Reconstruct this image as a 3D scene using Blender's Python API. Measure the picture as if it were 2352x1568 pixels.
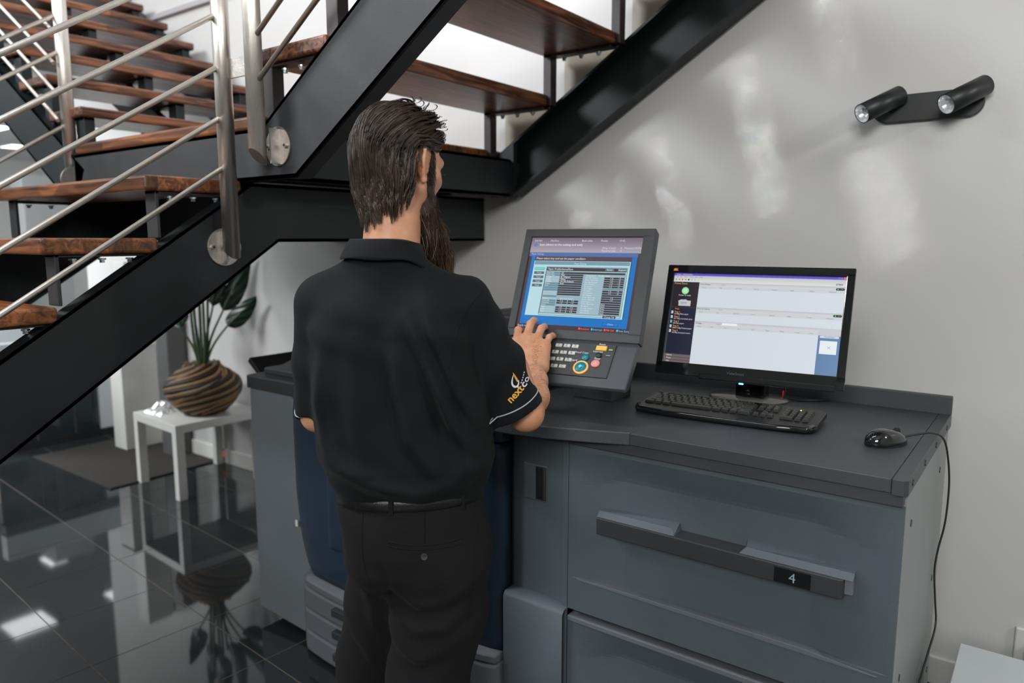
import bpy, bmesh, math, random
import numpy as np
from mathutils import Vector, Matrix, Euler
from mathutils.bvhtree import BVHTree
random.seed(7)
for o in list(bpy.data.objects): bpy.data.objects.remove(o)
SC = bpy.context.scene
COL = SC.collection
R = math.radians

# ---------------- camera ----------------
cam = bpy.data.cameras.new('camera'); cam_o = bpy.data.objects.new('camera', cam); COL.objects.link(cam_o)
cam.sensor_width = 36.0; cam.lens = 1700.0 / 2352.0 * 36.0
cam_o.location = (0, 0, 1.52); cam_o.rotation_euler = (R(90 - 8.0), 0, R(36.5))
cam.dof.use_dof = True; cam.dof.focus_distance = 1.80; cam.dof.aperture_fstop = 2.4
cam.clip_start = 0.02; cam.clip_end = 60
SC.camera = cam_o
# ---------------- world, exposure ----------------
w = bpy.data.worlds.new('world'); SC.world = w; w.use_nodes = True
w.node_tree.nodes['Background'].inputs[0].default_value = (0.62, 0.72, 0.85, 1)
w.node_tree.nodes['Background'].inputs[1].default_value = 0.35
SC.view_settings.view_transform = 'Standard'; SC.view_settings.look = 'None'
SC.view_settings.gamma = 1; SC.view_settings.use_curve_mapping = False
SC.view_settings.exposure = 0.10
# ---------------- lights: ceiling lamps, an added front fill and added streak beams ----------------
def area(name, loc, target, sx, sy, power, col=(1, 1, 1), spread=180):
    l = bpy.data.lights.new(name, 'AREA'); l.shape = 'RECTANGLE'; l.size = sx; l.size_y = sy
    l.energy = power; l.color = col; l.spread = R(spread)
    o = bpy.data.objects.new(name, l); COL.objects.link(o); o.location = loc
    d = Vector(target) - Vector(loc); o.rotation_euler = d.to_track_quat('-Z', 'Y').to_euler()
    return o
area('ceiling_lamp_right', (2.9, 1.35, 3.10), (-0.6, 2.7, 1.2), 0.26, 0.26, 30, (1.0, 0.98, 0.95))
area('front_fill', (0.9, -3.4, 3.3), (-1.0, 2.7, 1.6), 2.2, 1.2, 160, (0.98, 0.98, 0.96))  # added soft fill, set low to pass under the stair flight
# added narrow beams with no fixture, standing in for reflected streaks on the wall
for tx, tz, sx, sy, pw, rot in ((-1.31, 1.80, .012, .30, .016, -12), (-1.24, 1.60, .03, .20, .010, -10), (-.975, 2.02, .016, .30, .026, -14), (-.90, 1.76, .05, .26, .026, -14), (-1.69, 1.64, .010, .16, .008, -8), (-.70, 2.22, .03, .30, .022, -24), (-.50, 1.62, .14, .36, .040, -18), (-1.50, 1.70, .03, .22, .008, -10)):
    l_ = area('wall_streak_beam', (tx + .5, -3.2, 2.9), (tx, 2.77, tz), sx, sy, pw * 1.25, (0.95, 0.98, 1.0), 1.4)
    l_.rotation_euler = (Matrix.Rotation(R(rot), 3, Vector((tx, 2.77, tz)) - l_.location) @ l_.rotation_euler.to_matrix()).to_euler()
area('ceiling_lamp_stairs', (-1.9, 0.7, 4.6), (-2.6, 2.7, 2.6), 2.0, 0.6, 62, (0.92, 0.94, 1.0))
area('ceiling_lamp_left', (-5.2, -1.6, 4.3), (-4.6, 2.2, 0.8), 1.8, 1.0, 190, (0.95, 0.98, 1.0))
area('ceiling_lamp_far', (-8.0, 1.0, 2.50), (-8.6, 2.6, 0.6), 2.2, 2.2, 230, (0.95, 0.98, 1.0))

# ---------------- helpers ----------------
WM = {}
def put(o, parent, M):
    """M = local matrix; world matrix kept by hand"""
    COL.objects.link(o); o.parent = parent
    o.matrix_local = M
    WM[o.name] = (WM[parent.name] if parent else Matrix()) @ M
    return o
def tag(o, label=None, cat=None, group=None, kind=None):
    if label: o['label'] = label
    if cat: o['category'] = cat
    if group: o['group'] = group
    if kind: o['kind'] = kind
    return o
def thing(name, label, cat, loc=(0, 0, 0), rz=0.0, group=None):
    o = bpy.data.objects.new(name, None); o.empty_display_size = 0.1
    put(o, None, Matrix.Translation(loc) @ Matrix.Rotation(rz, 4, 'Z'))
    return tag(o, label, cat, group)
class MB:
    def __init__(s): s.v = []; s.f = []; s.sm = []
    def add(s, vs, fs, smooth=False, M=None):
        n = len(s.v)
        for p in vs:
            p = Vector(p)
            if M is not None: p = M @ p
            s.v.append(p)
        for f in fs: s.f.append(tuple(i + n for i in f)); s.sm.append(smooth)
        return s
    def bm(s, b, smooth=False, M=None):
        b.verts.index_update()
        s.add([v.co.copy() for v in b.verts], [[v.index for v in f.verts] for f in b.faces], smooth, M); b.free(); return s
    def box(s, x0, x1, y0, y1, z0, z1, bev=0.0, seg=2, M=None):
        b = bmesh.new(); bmesh.ops.create_cube(b, size=1)
        for v in b.verts: v.co = Vector((x0 + (x1 - x0) * (v.co.x + .5), y0 + (y1 - y0) * (v.co.y + .5), z0 + (z1 - z0) * (v.co.z + .5)))
        if bev: bmesh.ops.bevel(b, geom=list(b.edges), offset=bev, segments=seg, affect='EDGES', profile=.5, clamp_overlap=True)
        return s.bm(b, False, M)
    def prism(s, poly, a0, a1, axis='Y', bev=0.0, M=None, seg=2):
        """poly in the plane normal to axis, extruded a0..a1"""
        def P(u, v, a): return {'X': (a, u, v), 'Y': (u, a, v), 'Z': (u, v, a)}[axis]
        n = len(poly); b = bmesh.new()
        lo = [b.verts.new(P(u, v, a0)) for u, v in poly]; hi = [b.verts.new(P(u, v, a1)) for u, v in poly]
        b.faces.new(lo); b.faces.new(hi[::-1])
        for i in range(n): b.faces.new((lo[i], hi[i], hi[(i + 1) % n], lo[(i + 1) % n]))
        bmesh.ops.recalc_face_normals(b, faces=list(b.faces))
        if bev: bmesh.ops.bevel(b, geom=list(b.edges), offset=bev, segments=seg, affect='EDGES', profile=.5, clamp_overlap=True)
        return s.bm(b, False, M)
    def tube(s, pts, r, n=12, caps=True, smooth=True, rr=None, M=None):
        pts = [Vector(p) for p in pts]; vs = []; fs = []; up = None
        for i, p in enumerate(pts):
            d = (pts[min(i + 1, len(pts) - 1)] - pts[max(i - 1, 0)]).normalized()
            if up is None:
                up = Vector((0, 0, 1)) if abs(d.z) < .9 else Vector((1, 0, 0))
            a = d.cross(up).normalized(); up = a.cross(d).normalized()
            rad = rr[i] if rr else r
            for k in range(n):
                t = 2 * math.pi * k / n
                vs.append(p + (a * math.cos(t) + up * math.sin(t)) * rad)
        for i in range(len(pts) - 1):
            for k in range(n):
                fs.append((i * n + k, i * n + (k + 1) % n, (i + 1) * n + (k + 1) % n, (i + 1) * n + k))
        s.add(vs, fs, smooth, M)
        if caps:
            m = len(s.v) - len(vs)
            s.f.append(tuple(m + k for k in range(n))[::-1]); s.sm.append(False)
            s.f.append(tuple(m + (len(pts) - 1) * n + k for k in range(n))); s.sm.append(False)
        return s
    def lathe(s, prof, n=32, M=None, smooth=True, fn=None, caps=True):
        vs = []; fs = []; m = len(prof)
        for i, (r, z) in enumerate(prof):
            for k in range(n):
                t = 2 * math.pi * k / n; q = r if fn is None else fn(r, z, t)
                vs.append((q * math.cos(t), q * math.sin(t), z))
        for i in range(m - 1):
            for k in range(n): fs.append((i * n + k, i * n + (k + 1) % n, (i + 1) * n + (k + 1) % n, (i + 1) * n + k))
        if caps: fs.append(tuple(range(n))[::-1]); fs.append(tuple((m - 1) * n + k for k in range(n)))
        return s.add(vs, fs, smooth, M)
    def disc(s, c, r, h, axis='Z', n=24, bev=0.0):
        b = bmesh.new(); bmesh.ops.create_cone(b, cap_ends=True, segments=n, radius1=r, radius2=r, depth=h)
        if bev: bmesh.ops.bevel(b, geom=[e for e in b.edges if e.is_boundary or len(e.link_faces) == 2 and abs(e.link_faces[0].normal.dot(e.link_faces[1].normal)) < .5], offset=bev, segments=2, affect='EDGES')
        Q = {'Z': Matrix(), 'X': Matrix.Rotation(R(90), 4, 'Y'), 'Y': Matrix.Rotation(R(90), 4, 'X')}[axis]
        return s.bm(b, False, Matrix.Translation(c) @ Q)
    def sphere(s, c, r, sc=(1, 1, 1), u=16, v=10):
        b = bmesh.new(); bmesh.ops.create_uvsphere(b, u_segments=u, v_segments=v, radius=r)
        return s.bm(b, True, Matrix.Translation(c) @ Matrix.Diagonal((*sc, 1)))
def mesh_of(name, mb, mats):
    me = bpy.data.meshes.new(name); me.from_pydata([tuple(v) for v in mb.v], [], mb.f); me.update()
    me.polygons.foreach_set('use_smooth', mb.sm)
    for m in (mats if isinstance(mats, (list, tuple)) else [mats]): me.materials.append(m)
    return me
def part(name, mb, mats, parent, label=None, world=False, M=None, kind=None):
    """world=True: vertices given in scene coordinates, moved into the parent's frame"""
    if world:
        inv = WM[parent.name].inverted() if parent else Matrix()
        mb.v = [inv @ v for v in mb.v]
    if parent is None:
        pass
    o = bpy.data.objects.new(name, mesh_of(name, mb, mats))
    put(o, parent, M if M is not None else Matrix())
    return tag(o, label, kind=kind)
def single(name, mb, mats, label, cat, loc=(0, 0, 0), group=None, kind=None):
    """a thing that is one mesh, verts in scene coordinates, origin at loc"""
    L = Vector(loc); mb.v = [v - L for v in mb.v]
    o = bpy.data.objects.new(name, mesh_of(name, mb, mats)); put(o, None, Matrix.Translation(loc))
    return tag(o, label, cat, group, kind)
def struct(name, mb, mats, label=None, cat=None):
    o = bpy.data.objects.new(name, mesh_of(name, mb, mats)); put(o, None, Matrix())
    return tag(o, label or name.replace('_', ' '), cat or name.split('_')[0], None, 'structure')
def dup(o, parent, M):
    c = o.copy(); COL.objects.link(c); c.parent = parent; c.matrix_local = M
    WM[c.name] = (WM[parent.name] if parent else Matrix()) @ M
    return c

# ---------------- materials ----------------
def mat(name, col, rough=.5, metal=0.0, var=0.0, vscale=8.0, bump=0.0, bscale=200.0, stretch=(1, 1, 1), spec=.5, coat=0.0, col2=None, rvar=0.0, trans=0.0, sub=0.0, sheen=0.0):
    m = bpy.data.materials.new(name); m.use_nodes = True; nt = m.node_tree; N = nt.nodes; L = nt.links
    b = N['Principled BSDF']; b.inputs['Base Color'].default_value = (*col, 1)
    b.inputs['Roughness'].default_value = rough; b.inputs['Metallic'].default_value = metal
    b.inputs['Specular IOR Level'].default_value = spec; b.inputs['Coat Weight'].default_value = coat
    b.inputs['Coat Roughness'].default_value = .08
    if trans: b.inputs['Transmission Weight'].default_value = trans
    if sub: b.inputs['Subsurface Weight'].default_value = sub; b.inputs['Subsurface Radius'].default_value = (.012, .005, .003); b.inputs['Subsurface Scale'].default_value = 1.0
    if sheen: b.inputs['Sheen Weight'].default_value = sheen; b.inputs['Sheen Roughness'].default_value = .4
    tc = N.new('ShaderNodeTexCoord'); mp = N.new('ShaderNodeMapping'); mp.inputs['Scale'].default_value = stretch
    L.new(tc.outputs['Object'], mp.inputs['Vector'])
    if var or col2 or rvar:
        n = N.new('ShaderNodeTexNoise'); n.inputs['Scale'].default_value = vscale; n.inputs['Detail'].default_value = 5
        L.new(mp.outputs[0], n.inputs['Vector'])
        if var or col2:
            cr = N.new('ShaderNodeValToRGB'); cr.color_ramp.elements[0].position = .3; cr.color_ramp.elements[1].position = .7
            c2 = col2 if col2 else tuple(min(1, c * (1 + var)) for c in col); c1 = col if col2 else tuple(c * (1 - var) for c in col)
            cr.color_ramp.elements[0].color = (*c1, 1); cr.color_ramp.elements[1].color = (*c2, 1)
            L.new(n.outputs['Fac'], cr.inputs['Fac']); L.new(cr.outputs[0], b.inputs['Base Color'])
        if rvar:
            mr = N.new('ShaderNodeMapRange'); mr.inputs['To Min'].default_value = rough - rvar; mr.inputs['To Max'].default_value = rough + rvar
            L.new(n.outputs['Fac'], mr.inputs['Value']); L.new(mr.outputs[0], b.inputs['Roughness'])
    if bump:
        n2 = N.new('ShaderNodeTexNoise'); n2.inputs['Scale'].default_value = bscale; n2.inputs['Detail'].default_value = 3
        L.new(mp.outputs[0], n2.inputs['Vector'])
        bp = N.new('ShaderNodeBump'); bp.inputs['Strength'].default_value = bump; bp.inputs['Distance'].default_value = .002
        L.new(n2.outputs['Fac'], bp.inputs['Height']); L.new(bp.outputs[0], b.inputs['Normal'])
    return m
def emit(name, col, s=1.0):
    m = bpy.data.materials.new(name); m.use_nodes = True; b = m.node_tree.nodes['Principled BSDF']
    b.inputs['Base Color'].default_value = (*col, 1); b.inputs['Emission Color'].default_value = (*col, 1); b.inputs['Emission Strength'].default_value = s
    b.inputs['Roughness'].default_value = .4
    return m
def wood(name, c1, c2, rough=.32, scale=1.0, axis='X'):
    m = bpy.data.materials.new(name); m.use_nodes = True; nt = m.node_tree; N = nt.nodes; L = nt.links; b = N['Principled BSDF']
    tc = N.new('ShaderNodeTexCoord'); mp = N.new('ShaderNodeMapping')
    sc = {'X': (1.2, 14, 14), 'Y': (14, 1.2, 14)}[axis]; mp.inputs['Scale'].default_value = tuple(q * scale for q in sc)
    L.new(tc.outputs['Object'], mp.inputs['Vector'])
    n = N.new('ShaderNodeTexNoise'); n.inputs['Scale'].default_value = 3.0; n.inputs['Detail'].default_value = 8; n.inputs['Distortion'].default_value = 1.2
    L.new(mp.outputs[0], n.inputs['Vector'])
    cr = N.new('ShaderNodeValToRGB'); cr.color_ramp.elements[0].position = .32; cr.color_ramp.elements[1].position = .68
    cr.color_ramp.elements[0].color = (*c1, 1); cr.color_ramp.elements[1].color = (*c2, 1); L.new(n.outputs['Fac'], cr.inputs['Fac'])
    # glued staves: each block a shade of its own
    vo = N.new('ShaderNodeTexVoronoi'); vo.inputs['Scale'].default_value = 1.0; mp2 = N.new('ShaderNodeMapping')
    mp2.inputs['Scale'].default_value = {'X': (2.6, 13, 4), 'Y': (13, 2.6, 4)}[axis]; L.new(tc.outputs['Object'], mp2.inputs['Vector']); L.new(mp2.outputs[0], vo.inputs['Vector'])
    vo.distance = 'CHEBYCHEV'
    cr.color_ramp.interpolation = 'EASE'
    hs = N.new('ShaderNodeHueSaturation'); mr = N.new('ShaderNodeMapRange'); mr.inputs['To Min'].default_value = .55; mr.inputs['To Max'].default_value = 1.55
    L.new(vo.outputs['Color'], mr.inputs['Value']); L.new(mr.outputs[0], hs.inputs['Value']); L.new(cr.outputs[0], hs.inputs['Color'])
    L.new(hs.outputs[0], b.inputs['Base Color']); b.inputs['Roughness'].default_value = rough
    bp = N.new('ShaderNodeBump'); bp.inputs['Strength'].default_value = .15; bp.inputs['Distance'].default_value = .001
    L.new(n.outputs['Fac'], bp.inputs['Height']); L.new(bp.outputs[0], b.inputs['Normal'])
    return m
M_wall = mat('white_plaster', (.615, .61, .60), .38, var=.03, vscale=1.6, bump=.12, bscale=90)
M_ceil = mat('ceiling_paint', (.75, .76, .77), .8, var=.02)
M_floor = mat('dark_grout', (.15, .115, .09), .7, var=.25, vscale=30)
M_tile = mat('polished_black_tile', (.020, .024, .026), .045, var=.35, vscale=2.2, rvar=.02, spec=.62)
M_steel = mat('painted_black_steel', (.0065, .0105, .0120), .52, var=.25, vscale=6, bump=.2, bscale=500)
M_steel2 = mat('painted_charcoal_steel', (.030, .032, .036), .5, var=.18, vscale=7, bump=.2, bscale=500)
M_brown = mat('dark_brown_painted_steel', (.034, .020, .022), .45, var=.2, vscale=9)
M_wood = wood('jarrah_wood', (.080, .028, .013), (.27, .100, .034))
M_woodx = wood('jarrah_wood_long', (.036, .015, .010), (.27, .105, .050), axis='Y')
M_inox = mat('brushed_stainless_steel', (.66, .62, .56), .34, .92, var=.10, vscale=30, bump=.25, bscale=60, stretch=(30, 30, 1))
M_inox2 = mat('brushed_stainless_plate', (.55, .52, .48), .42, 1.0, var=.12, vscale=40, bump=.2, bscale=120)
M_zinc = mat('zinc_bolt', (.55, .62, .65), .3, 1.0)
M_black = mat('black_plastic', (.012, .013, .014), .45, bump=.15, bscale=700)
M_gloss = mat('glossy_black_plastic', (.008, .009, .010), .09, spec=.6, coat=.4)
M_white = mat('white_laminate', (.70, .70, .67), .35, var=.02)
M_whiteblue = mat('pale_grey_laminate', (.55, .60, .62), .35, var=.02)
# printer plastics
M_pgrey = mat('blue_grey_textured_plastic', (.086, .110, .124), .46, var=.08, vscale=3, bump=.35, bscale=900)
M_pgrey2 = mat('grey_textured_plastic', (.130, .147, .166), .5, var=.07, vscale=3, bump=.35, bscale=900)
M_pdark = mat('charcoal_textured_plastic', (.035, .039, .044), .42, var=.1, vscale=5, bump=.35, bscale=900)
M_ptop = mat('dark_slate_textured_plastic', (.050, .057, .064), .40, var=.1, vscale=4, bump=.35, bscale=900, rvar=.06)
M_pblue = mat('navy_plastic', (.012, .031, .058), .36, var=.08, vscale=3, bump=.3, bscale=900)
M_pside = mat('side_cover_plastic', (.155, .178, .200), .5, var=.07, vscale=3, bump=.35, bscale=900)
M_side = mat('painted_sheet_metal', (.23, .25, .245), .45, var=.1, vscale=3, stretch=(1, 1, .25), bump=.1, bscale=300)

# ---------------- room ----------------
WY = 2.77
fl = MB().box(-14, 4, -5, 6, -.06, -.0012); floor = struct('floor', fl, M_floor, 'dark glossy tiled floor with pale grout lines', 'floor')
T = .43; th = R(-4.2); tl = MB().box(.0022, T - .0022, .0022, T - .0022, -.02, 0)
tm = mesh_of('tile', tl, M_tile); first = True; cnt = 0
far = MB()
for i in range(-24, 22):
    for j in range(-14, 16):
        M = Matrix.Translation((-2.215, 1.482, 0)) @ Matrix.Rotation(th, 4, 'Z') @ Matrix.Translation((i * T, j * T, 0))
        c = M @ Vector((T / 2, T / 2, 0))
        if not (-13.5 < c.x < 3.8 and -4.7 < c.y < 5.8): continue
        if c.y > WY + .3 and c.x > -6.2: continue
        near = -5.6 < c.x < -1.2 and -.6 < c.y < 2.9 and c.y < 0.55 - c.x * .75
        if near:
            o = bpy.data.objects.new('tile', tm); put(o, floor, M); cnt += 1
        else: far.box(.0022, T - .0022, .0022, T - .0022, -.02, 0, .0, 1, M)
part('tile_field', far, M_tile, floor, kind='stuff')
struct('wall_back', MB().box(-6.3, 4, WY, WY + .15, 0, 4.8), M_wall, 'grey white plaster wall behind the stairs and the printer', 'wall')
struct('wall_right', MB().box(3.9, 4.05, -5, WY + .15, 0, 4.8), M_wall)
struct('wall_front', MB().box(-14, 4.05, -5.15, -5, 0, 4.8), M_wall)
struct('wall_left', MB().box(-12.15, -12, -5, 6.2, 0, 4.8), M_wall)
struct('wall_alcove', MB().box(-12, -6.3, 4.9, 5.05, 0, 4.8).box(-6.3, -6.15, WY + .15, 5.05, 0, 4.8), M_wall)
struct('ceiling', MB().box(-14, 4.05, -5.15, 6.2, 4.8, 4.95), M_ceil)
struct('ceiling_low', MB().box(-12, -6.5, -5, 6, 2.60, 3.2), M_ceil, 'lower white ceiling in the far room', 'ceiling')
# skirting
struct('baseboard_back', MB().box(-6.3, 3.9, WY - .016, WY, 0, .10, .004), M_white, 'white baseboard along the back wall', 'baseboard')
struct('trim_1', MB().box(-6.3, -3.9, WY - .03, WY, 2.955, 2.985), mat('grey_trim', (.40, .38, .40), .6), 'thin grey ledge high on the back wall', 'trim')
# beige skirting stones stepping up the wall behind the right flight
sk = thing('stair_wall_skirting', 'beige stone skirting stepping up the wall behind the right-hand stair flight', 'skirting', (-2.1, WY, 1.9))
M_stone = mat('beige_stone', (.42, .385, .30), .4, col2=(.52, .48, .39), vscale=5)
M_skw = mat('white_paint', (.66, .66, .68), .5)
for k in range(7):
    x0 = -2.045 + .315 * k; z0 = 1.85 + .2 * k
    xa, xb, zt_ = x0 - .035, x0 + .235, 2.095 + .2 * k; lo = lambda x: 1.775 + .635 * (x + 2.035)
    part('stone', MB().prism([(xa, lo(xa)), (xb, lo(xb)), (xb, max(zt_, lo(xb) + .01)), (xa, zt_)], WY - .012, WY - .001, 'Y', .002), M_stone, sk, world=True)

# ---------------- staircase ----------------
RISE, RUN = .20, .315
def channel(mb, poly_top, poly_bot, a_out, a_in, axis):
    """C-channel: web at a_out (thickness 8 mm) and two flanges reaching a_in"""
    web = poly_top + poly_bot[::-1]
    s = 1 if a_in > a_out else -1
    mb.prism(web, a_out, a_out + s * .010, axis)
    for line, up in ((poly_top, -1), (poly_bot, 1)):
        for (u0, v0), (u1, v1) in zip(line[:-1], line[1:]):
            mb.prism([(u0, v0), (u1, v1), (u1, v1 + up * .012), (u0, v0 + up * .012)], a_out, a_in, axis)
    return mb
def bolts(parent, pts, axis='Z'):
    for p in pts:
        mb = MB().disc(p, .011, .005, axis, 12).disc((p[0], p[1], p[2] - .006), .0075, .010, axis, 6)
        part('bolt', mb, M_zinc, parent, world=True)
def tread_mesh(name, parent, x0, x1, y0, y1, zt, wm, th=.045):
    return part(name, MB().box(x0, x1, y0, y1, zt - th, zt, .009, 3), wm, parent, world=True)

# central flight rises towards the wall (+Y)
CX0, CX1 = -3.35, -2.20
cf = thing('central_stair_flight', 'straight wooden stair flight with black steel stringers climbing from the lower left to the landing', 'stairs', (-2.75, 0, 0))
bot = [(-.732, 0), (1.607, 1.504), (2.752, 1.504)]; top = [(-1.135, 0), (1.509, 1.70), (2.752, 1.70)]
part('stringer', channel(MB(), [(-1.135, 0), (1.509, 1.70), (2.752, 1.70)], [(-.732, 0), (1.607, 1.504), (2.752, 1.504)], CX1, CX1 - .065, 'X'), M_steel, cf, world=True)
part('stringer', channel(MB(), [(-1.135, 0), (1.509, 1.70), (2.752, 1.70)], [(-.732, 0), (1.607, 1.504), (2.752, 1.504)], CX0, CX0 + .065, 'X'), M_steel, cf, world=True)
part('cross_beam', MB().box(CX0 + .01, CX1 - .011, 1.62, 1.68, 1.51, 1.695), M_steel, cf, world=True)
for k in range(9):
    zt = 1.705 - .187 * k; yf = 1.150 - .295 * k
    t = tread_mesh('tread', cf, CX0 - .01, CX1 - .004, yf, yf + .325, zt, M_wood)
    for sx in (-1, 1):
        xx = CX1 - .055 if sx > 0 else CX0 + .055
        part('riser_bracket', MB().box(xx - .03, xx + .03, yf + .04, yf + .052, zt - .045 - .142, zt - .045, .002, 1).box(xx - .03, xx + .03, yf + .04, yf + .30, zt - .053, zt - .046, .001, 1), M_steel2, cf, world=True)
        if sx > 0 or k < 3: bolts(cf, [(xx, yf + q, zt - .060) for q in (.10, .18, .26)])

# landing
ld = thing('stair_landing', 'wooden landing framed by a charcoal steel channel where the three flights meet', 'landing', (-2.7, 2.1, 1.86))
part('deck', MB().box(-3.36, -2.085, 1.465, 2.74, 1.862, 1.905, .010, 3), M_wood, ld, world=True)
part('side_channel', channel(MB(), [(1.50, 1.860), (2.74, 1.860)], [(1.50, 1.700), (2.74, 1.700)], -1.99, -2.05, 'X'), M_steel, ld, world=True)
part('joist', MB().box(-2.9, -2.84, 1.49, 2.74, 1.72, 1.86), M_steel, ld, world=True)
part('joist', MB().box(-2.45, -2.39, 1.49, 2.74, 1.72, 1.86), M_steel, ld, world=True)

# right flight rises along the wall (+X)
rf = thing('right_stair_flight', 'wooden stair flight with charcoal stringers rising right along the wall above the printer', 'stairs', (-1.9, 2.1, 1.7))
part('stringer', channel(MB(), [(-3.38, 1.862), (-2.075, 1.865), (.45, 3.52)], [(-3.38, 1.70), (-1.915, 1.703), (.55, 3.318)], 1.470, 1.535, 'Y'), M_steel2, rf, 'charcoal front stringer', world=True)
part('stringer', channel(MB(), [(-2.09, 1.862), (.55, 3.538)], [(-1.98, 1.70), (.62, 3.31)], 2.752, 2.675, 'Y'), M_steel, rf, world=True)
part('stringer_end', MB().prism([(-2.098, 1.70), (-1.97, 1.70), (-1.97, 1.93), (-2.098, 1.862)], 2.672, 2.70, 'Y'), M_steel, rf, world=True)
for k in range(7):
    zt = 2.105 + RISE * k; x0 = -2.115 + RUN * k
    t = tread_mesh('tread', rf, x0, x0 + .345, 1.482, 2.70, zt, M_woodx)
    for yy in (1.525, 2.655):
        part('riser_bracket', MB().box(x0 + .012, x0 + (.062 if yy < 2 else .05), yy - .022, yy + .022, zt - .045 - .20, zt - .045, .002, 1)
             .box(x0 + .012, x0 + .325, yy - .022, yy + .028, zt - .054, zt - .046, .001, 1), M_brown, rf, 'dark brown riser bracket', world=True)
        bolts(rf, [(x0 + q, yy, zt - .062) for q in (.10, .18, .26)])
# left flight rises along the wall (-X)
lf = thing('left_stair_flight', 'wooden stair flight rising away to the upper left, seen through the steel railing', 'stairs', (-3.6, 2.1, 1.7))
part('stringer', channel(MB(), [(-3.30, 1.80), (-6.2, 3.66)], [(-3.40, 1.625), (-6.3, 3.50)], 1.470, 1.535, 'Y'), M_steel, lf, world=True)
part('stringer', channel(MB(), [(-3.38, 1.88), (-6.2, 3.70)], [(-3.40, 1.66), (-6.3, 3.50)], 2.752, 2.69, 'Y'), M_steel, lf, world=True)
part('stringer', MB().prism([(-3.40, 1.70), (-6.3, 3.50), (-6.2, 3.62), (-3.35, 1.86)], 2.08, 2.12, 'Y'), M_steel, lf, world=True)
for k in range(10):
    zt = 2.06 + .164 * k; x1 = -3.32 - .285 * k
    tread_mesh('tread', lf, x1 - .30, x1, 1.482, 2.70, zt, M_woodx, .042)
    for yy in (1.525, 2.1, 2.655):
        part('riser_bracket', MB().box(x1 - .095, x1 - .02, yy - .022, yy + .022, zt - .042 - .17, zt - .042, .002, 1)
             .box(x1 - .27, x1 - .02, yy - .022, yy + .022, zt - .052, zt - .043, .001, 1), M_steel, lf, world=True)
struct('floor_upper', MB().box(.45, 3.9, 1.35, WY, 3.30, 3.5).box(-12, -6.15, .9, WY, 3.21, 3.5), M_ceil, 'upper floor slabs at the heads of the side flights', 'floor')

# ---------------- balustrades ----------------
def post(parent, x, y, z0, z1, r=.0265, cut=0):
    n = 28; vs = []; fs = []
    for k in range(n):
        t = 2 * math.pi * k / n; vs.append((x + r * math.cos(t), y + r * math.sin(t), z0 + cut * (r * math.cos(t) if parent['face'] == 'X' else -r * math.sin(t))))
    for k in range(n):
        t = 2 * math.pi * k / n; vs.append((x + r * math.cos(t), y + r * math.sin(t), z1))
    mb = MB().add(vs, [(k, (k + 1) % n, n + (k + 1) % n, n + k) for k in range(n)], True)
    mb.f.append(tuple(range(n))[::-1]); mb.sm.append(False); mb.f.append(tuple(n + k for k in range(n))); mb.sm.append(False)
    return part('post', mb, M_inox, parent, world=True)
def plate(parent, x, y, z, axis):
    mb = MB().disc((x, y, z), .060, .006, axis, 40, .001)
    p = part('base_plate', mb, M_inox2, parent, world=True)
    for s in (-1, 1):
        c = (x + .005, y + s * .042, z) if axis == 'X' else (x + s * .042, y - .005, z)
        b = MB().disc(c, .009, .010, axis, 16, .001); part('cap_screw', b, M_inox2, p, world=True)
        c2 = (c[0] + .0053, c[1], c[2]) if axis == 'X' else (c[0], c[1] - .0053, c[2])
        part('screw_socket', MB().disc(c2, .0045, .0008, axis, 6), M_black, p, world=True)
    # welded fin between plate and tube
    if axis == 'X': f = MB().box(x, x + .04, y - .018, y - .012, z - .055, z + .05)
    else: f = MB().box(x + .012, x + .018, y - .04, y, z - .055, z + .05)
    part('weld_fin', f, M_inox2, p, world=True)
SL = .634
cb = thing('central_balustrade', 'stainless steel balustrade with slanting bars along the near side of the central flight', 'balustrade', (-2.14, .2, .2)); cb['face'] = 'X'
PX, PY = -2.140, 1.385
post(cb, PX, PY, 1.475, 2.75, cut=-.9); plate(cb, CX1 + .003, 1.395, 1.489, 'X')
post(cb, PX, .20, .72, 1.98, cut=-.9)
for z in (1.743 - .0, 1.895, 2.047, 2.199, 2.351):
    part('rail_bar', MB().tube([(PX, PY - .01, z - .004), (PX, -.55, z - SL * (PY + .55))], .0082, 12), M_inox, cb, world=True)
part('handrail', MB().tube([(PX, PY, 2.75), (PX, -.55, 2.75 - SL * (PY + .55))], .024, 16), M_inox, cb, world=True)
rb = thing('right_balustrade', 'stainless steel balustrade post and bars climbing with the right-hand flight', 'balustrade', (-2.02, 1.41, 1.7)); rb['face'] = 'Y'
QX, QY = -2.015, 1.41
post(rb, QX, QY, 1.765, 3.0, cut=.9); plate(rb, -1.990, 1.467, 1.800, 'Y')
for z in (1.978, 2.108, 2.26, 2.412, 2.564):
    part('rail_bar', MB().tube([(QX, QY, z), (.4, QY, z + .635 * (.4 - QX))], .0082, 12), M_inox, rb, world=True)
post(rb, -.5, QY, 2.75, 3.95)
part('link_plate', MB().box(PX + .012, QX - .012, 1.389, 1.397, 2.005, 2.062), M_inox2, rb, world=True)
lb = thing('left_balustrade', 'stainless steel balustrade behind the central flight, its post on the far left of the landing', 'balustrade', (-3.42, 1.4, 1.6)); lb['face'] = 'X'
LX = -3.43
post(lb, LX, 1.48, 1.575, 2.95, .0265); 
part('base_plate', MB().disc((-3.392, 1.47, 1.76), .055, .008, 'X', 32), M_inox2, lb, world=True)
for z in (1.99, 2.145, 2.29, 2.435, 2.585):
    part('rail_bar', MB().tube([(LX, 1.47, z), (LX, -.6, z - .66 * 2.07)], .0082, 10), M_inox, lb, world=True)
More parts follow.
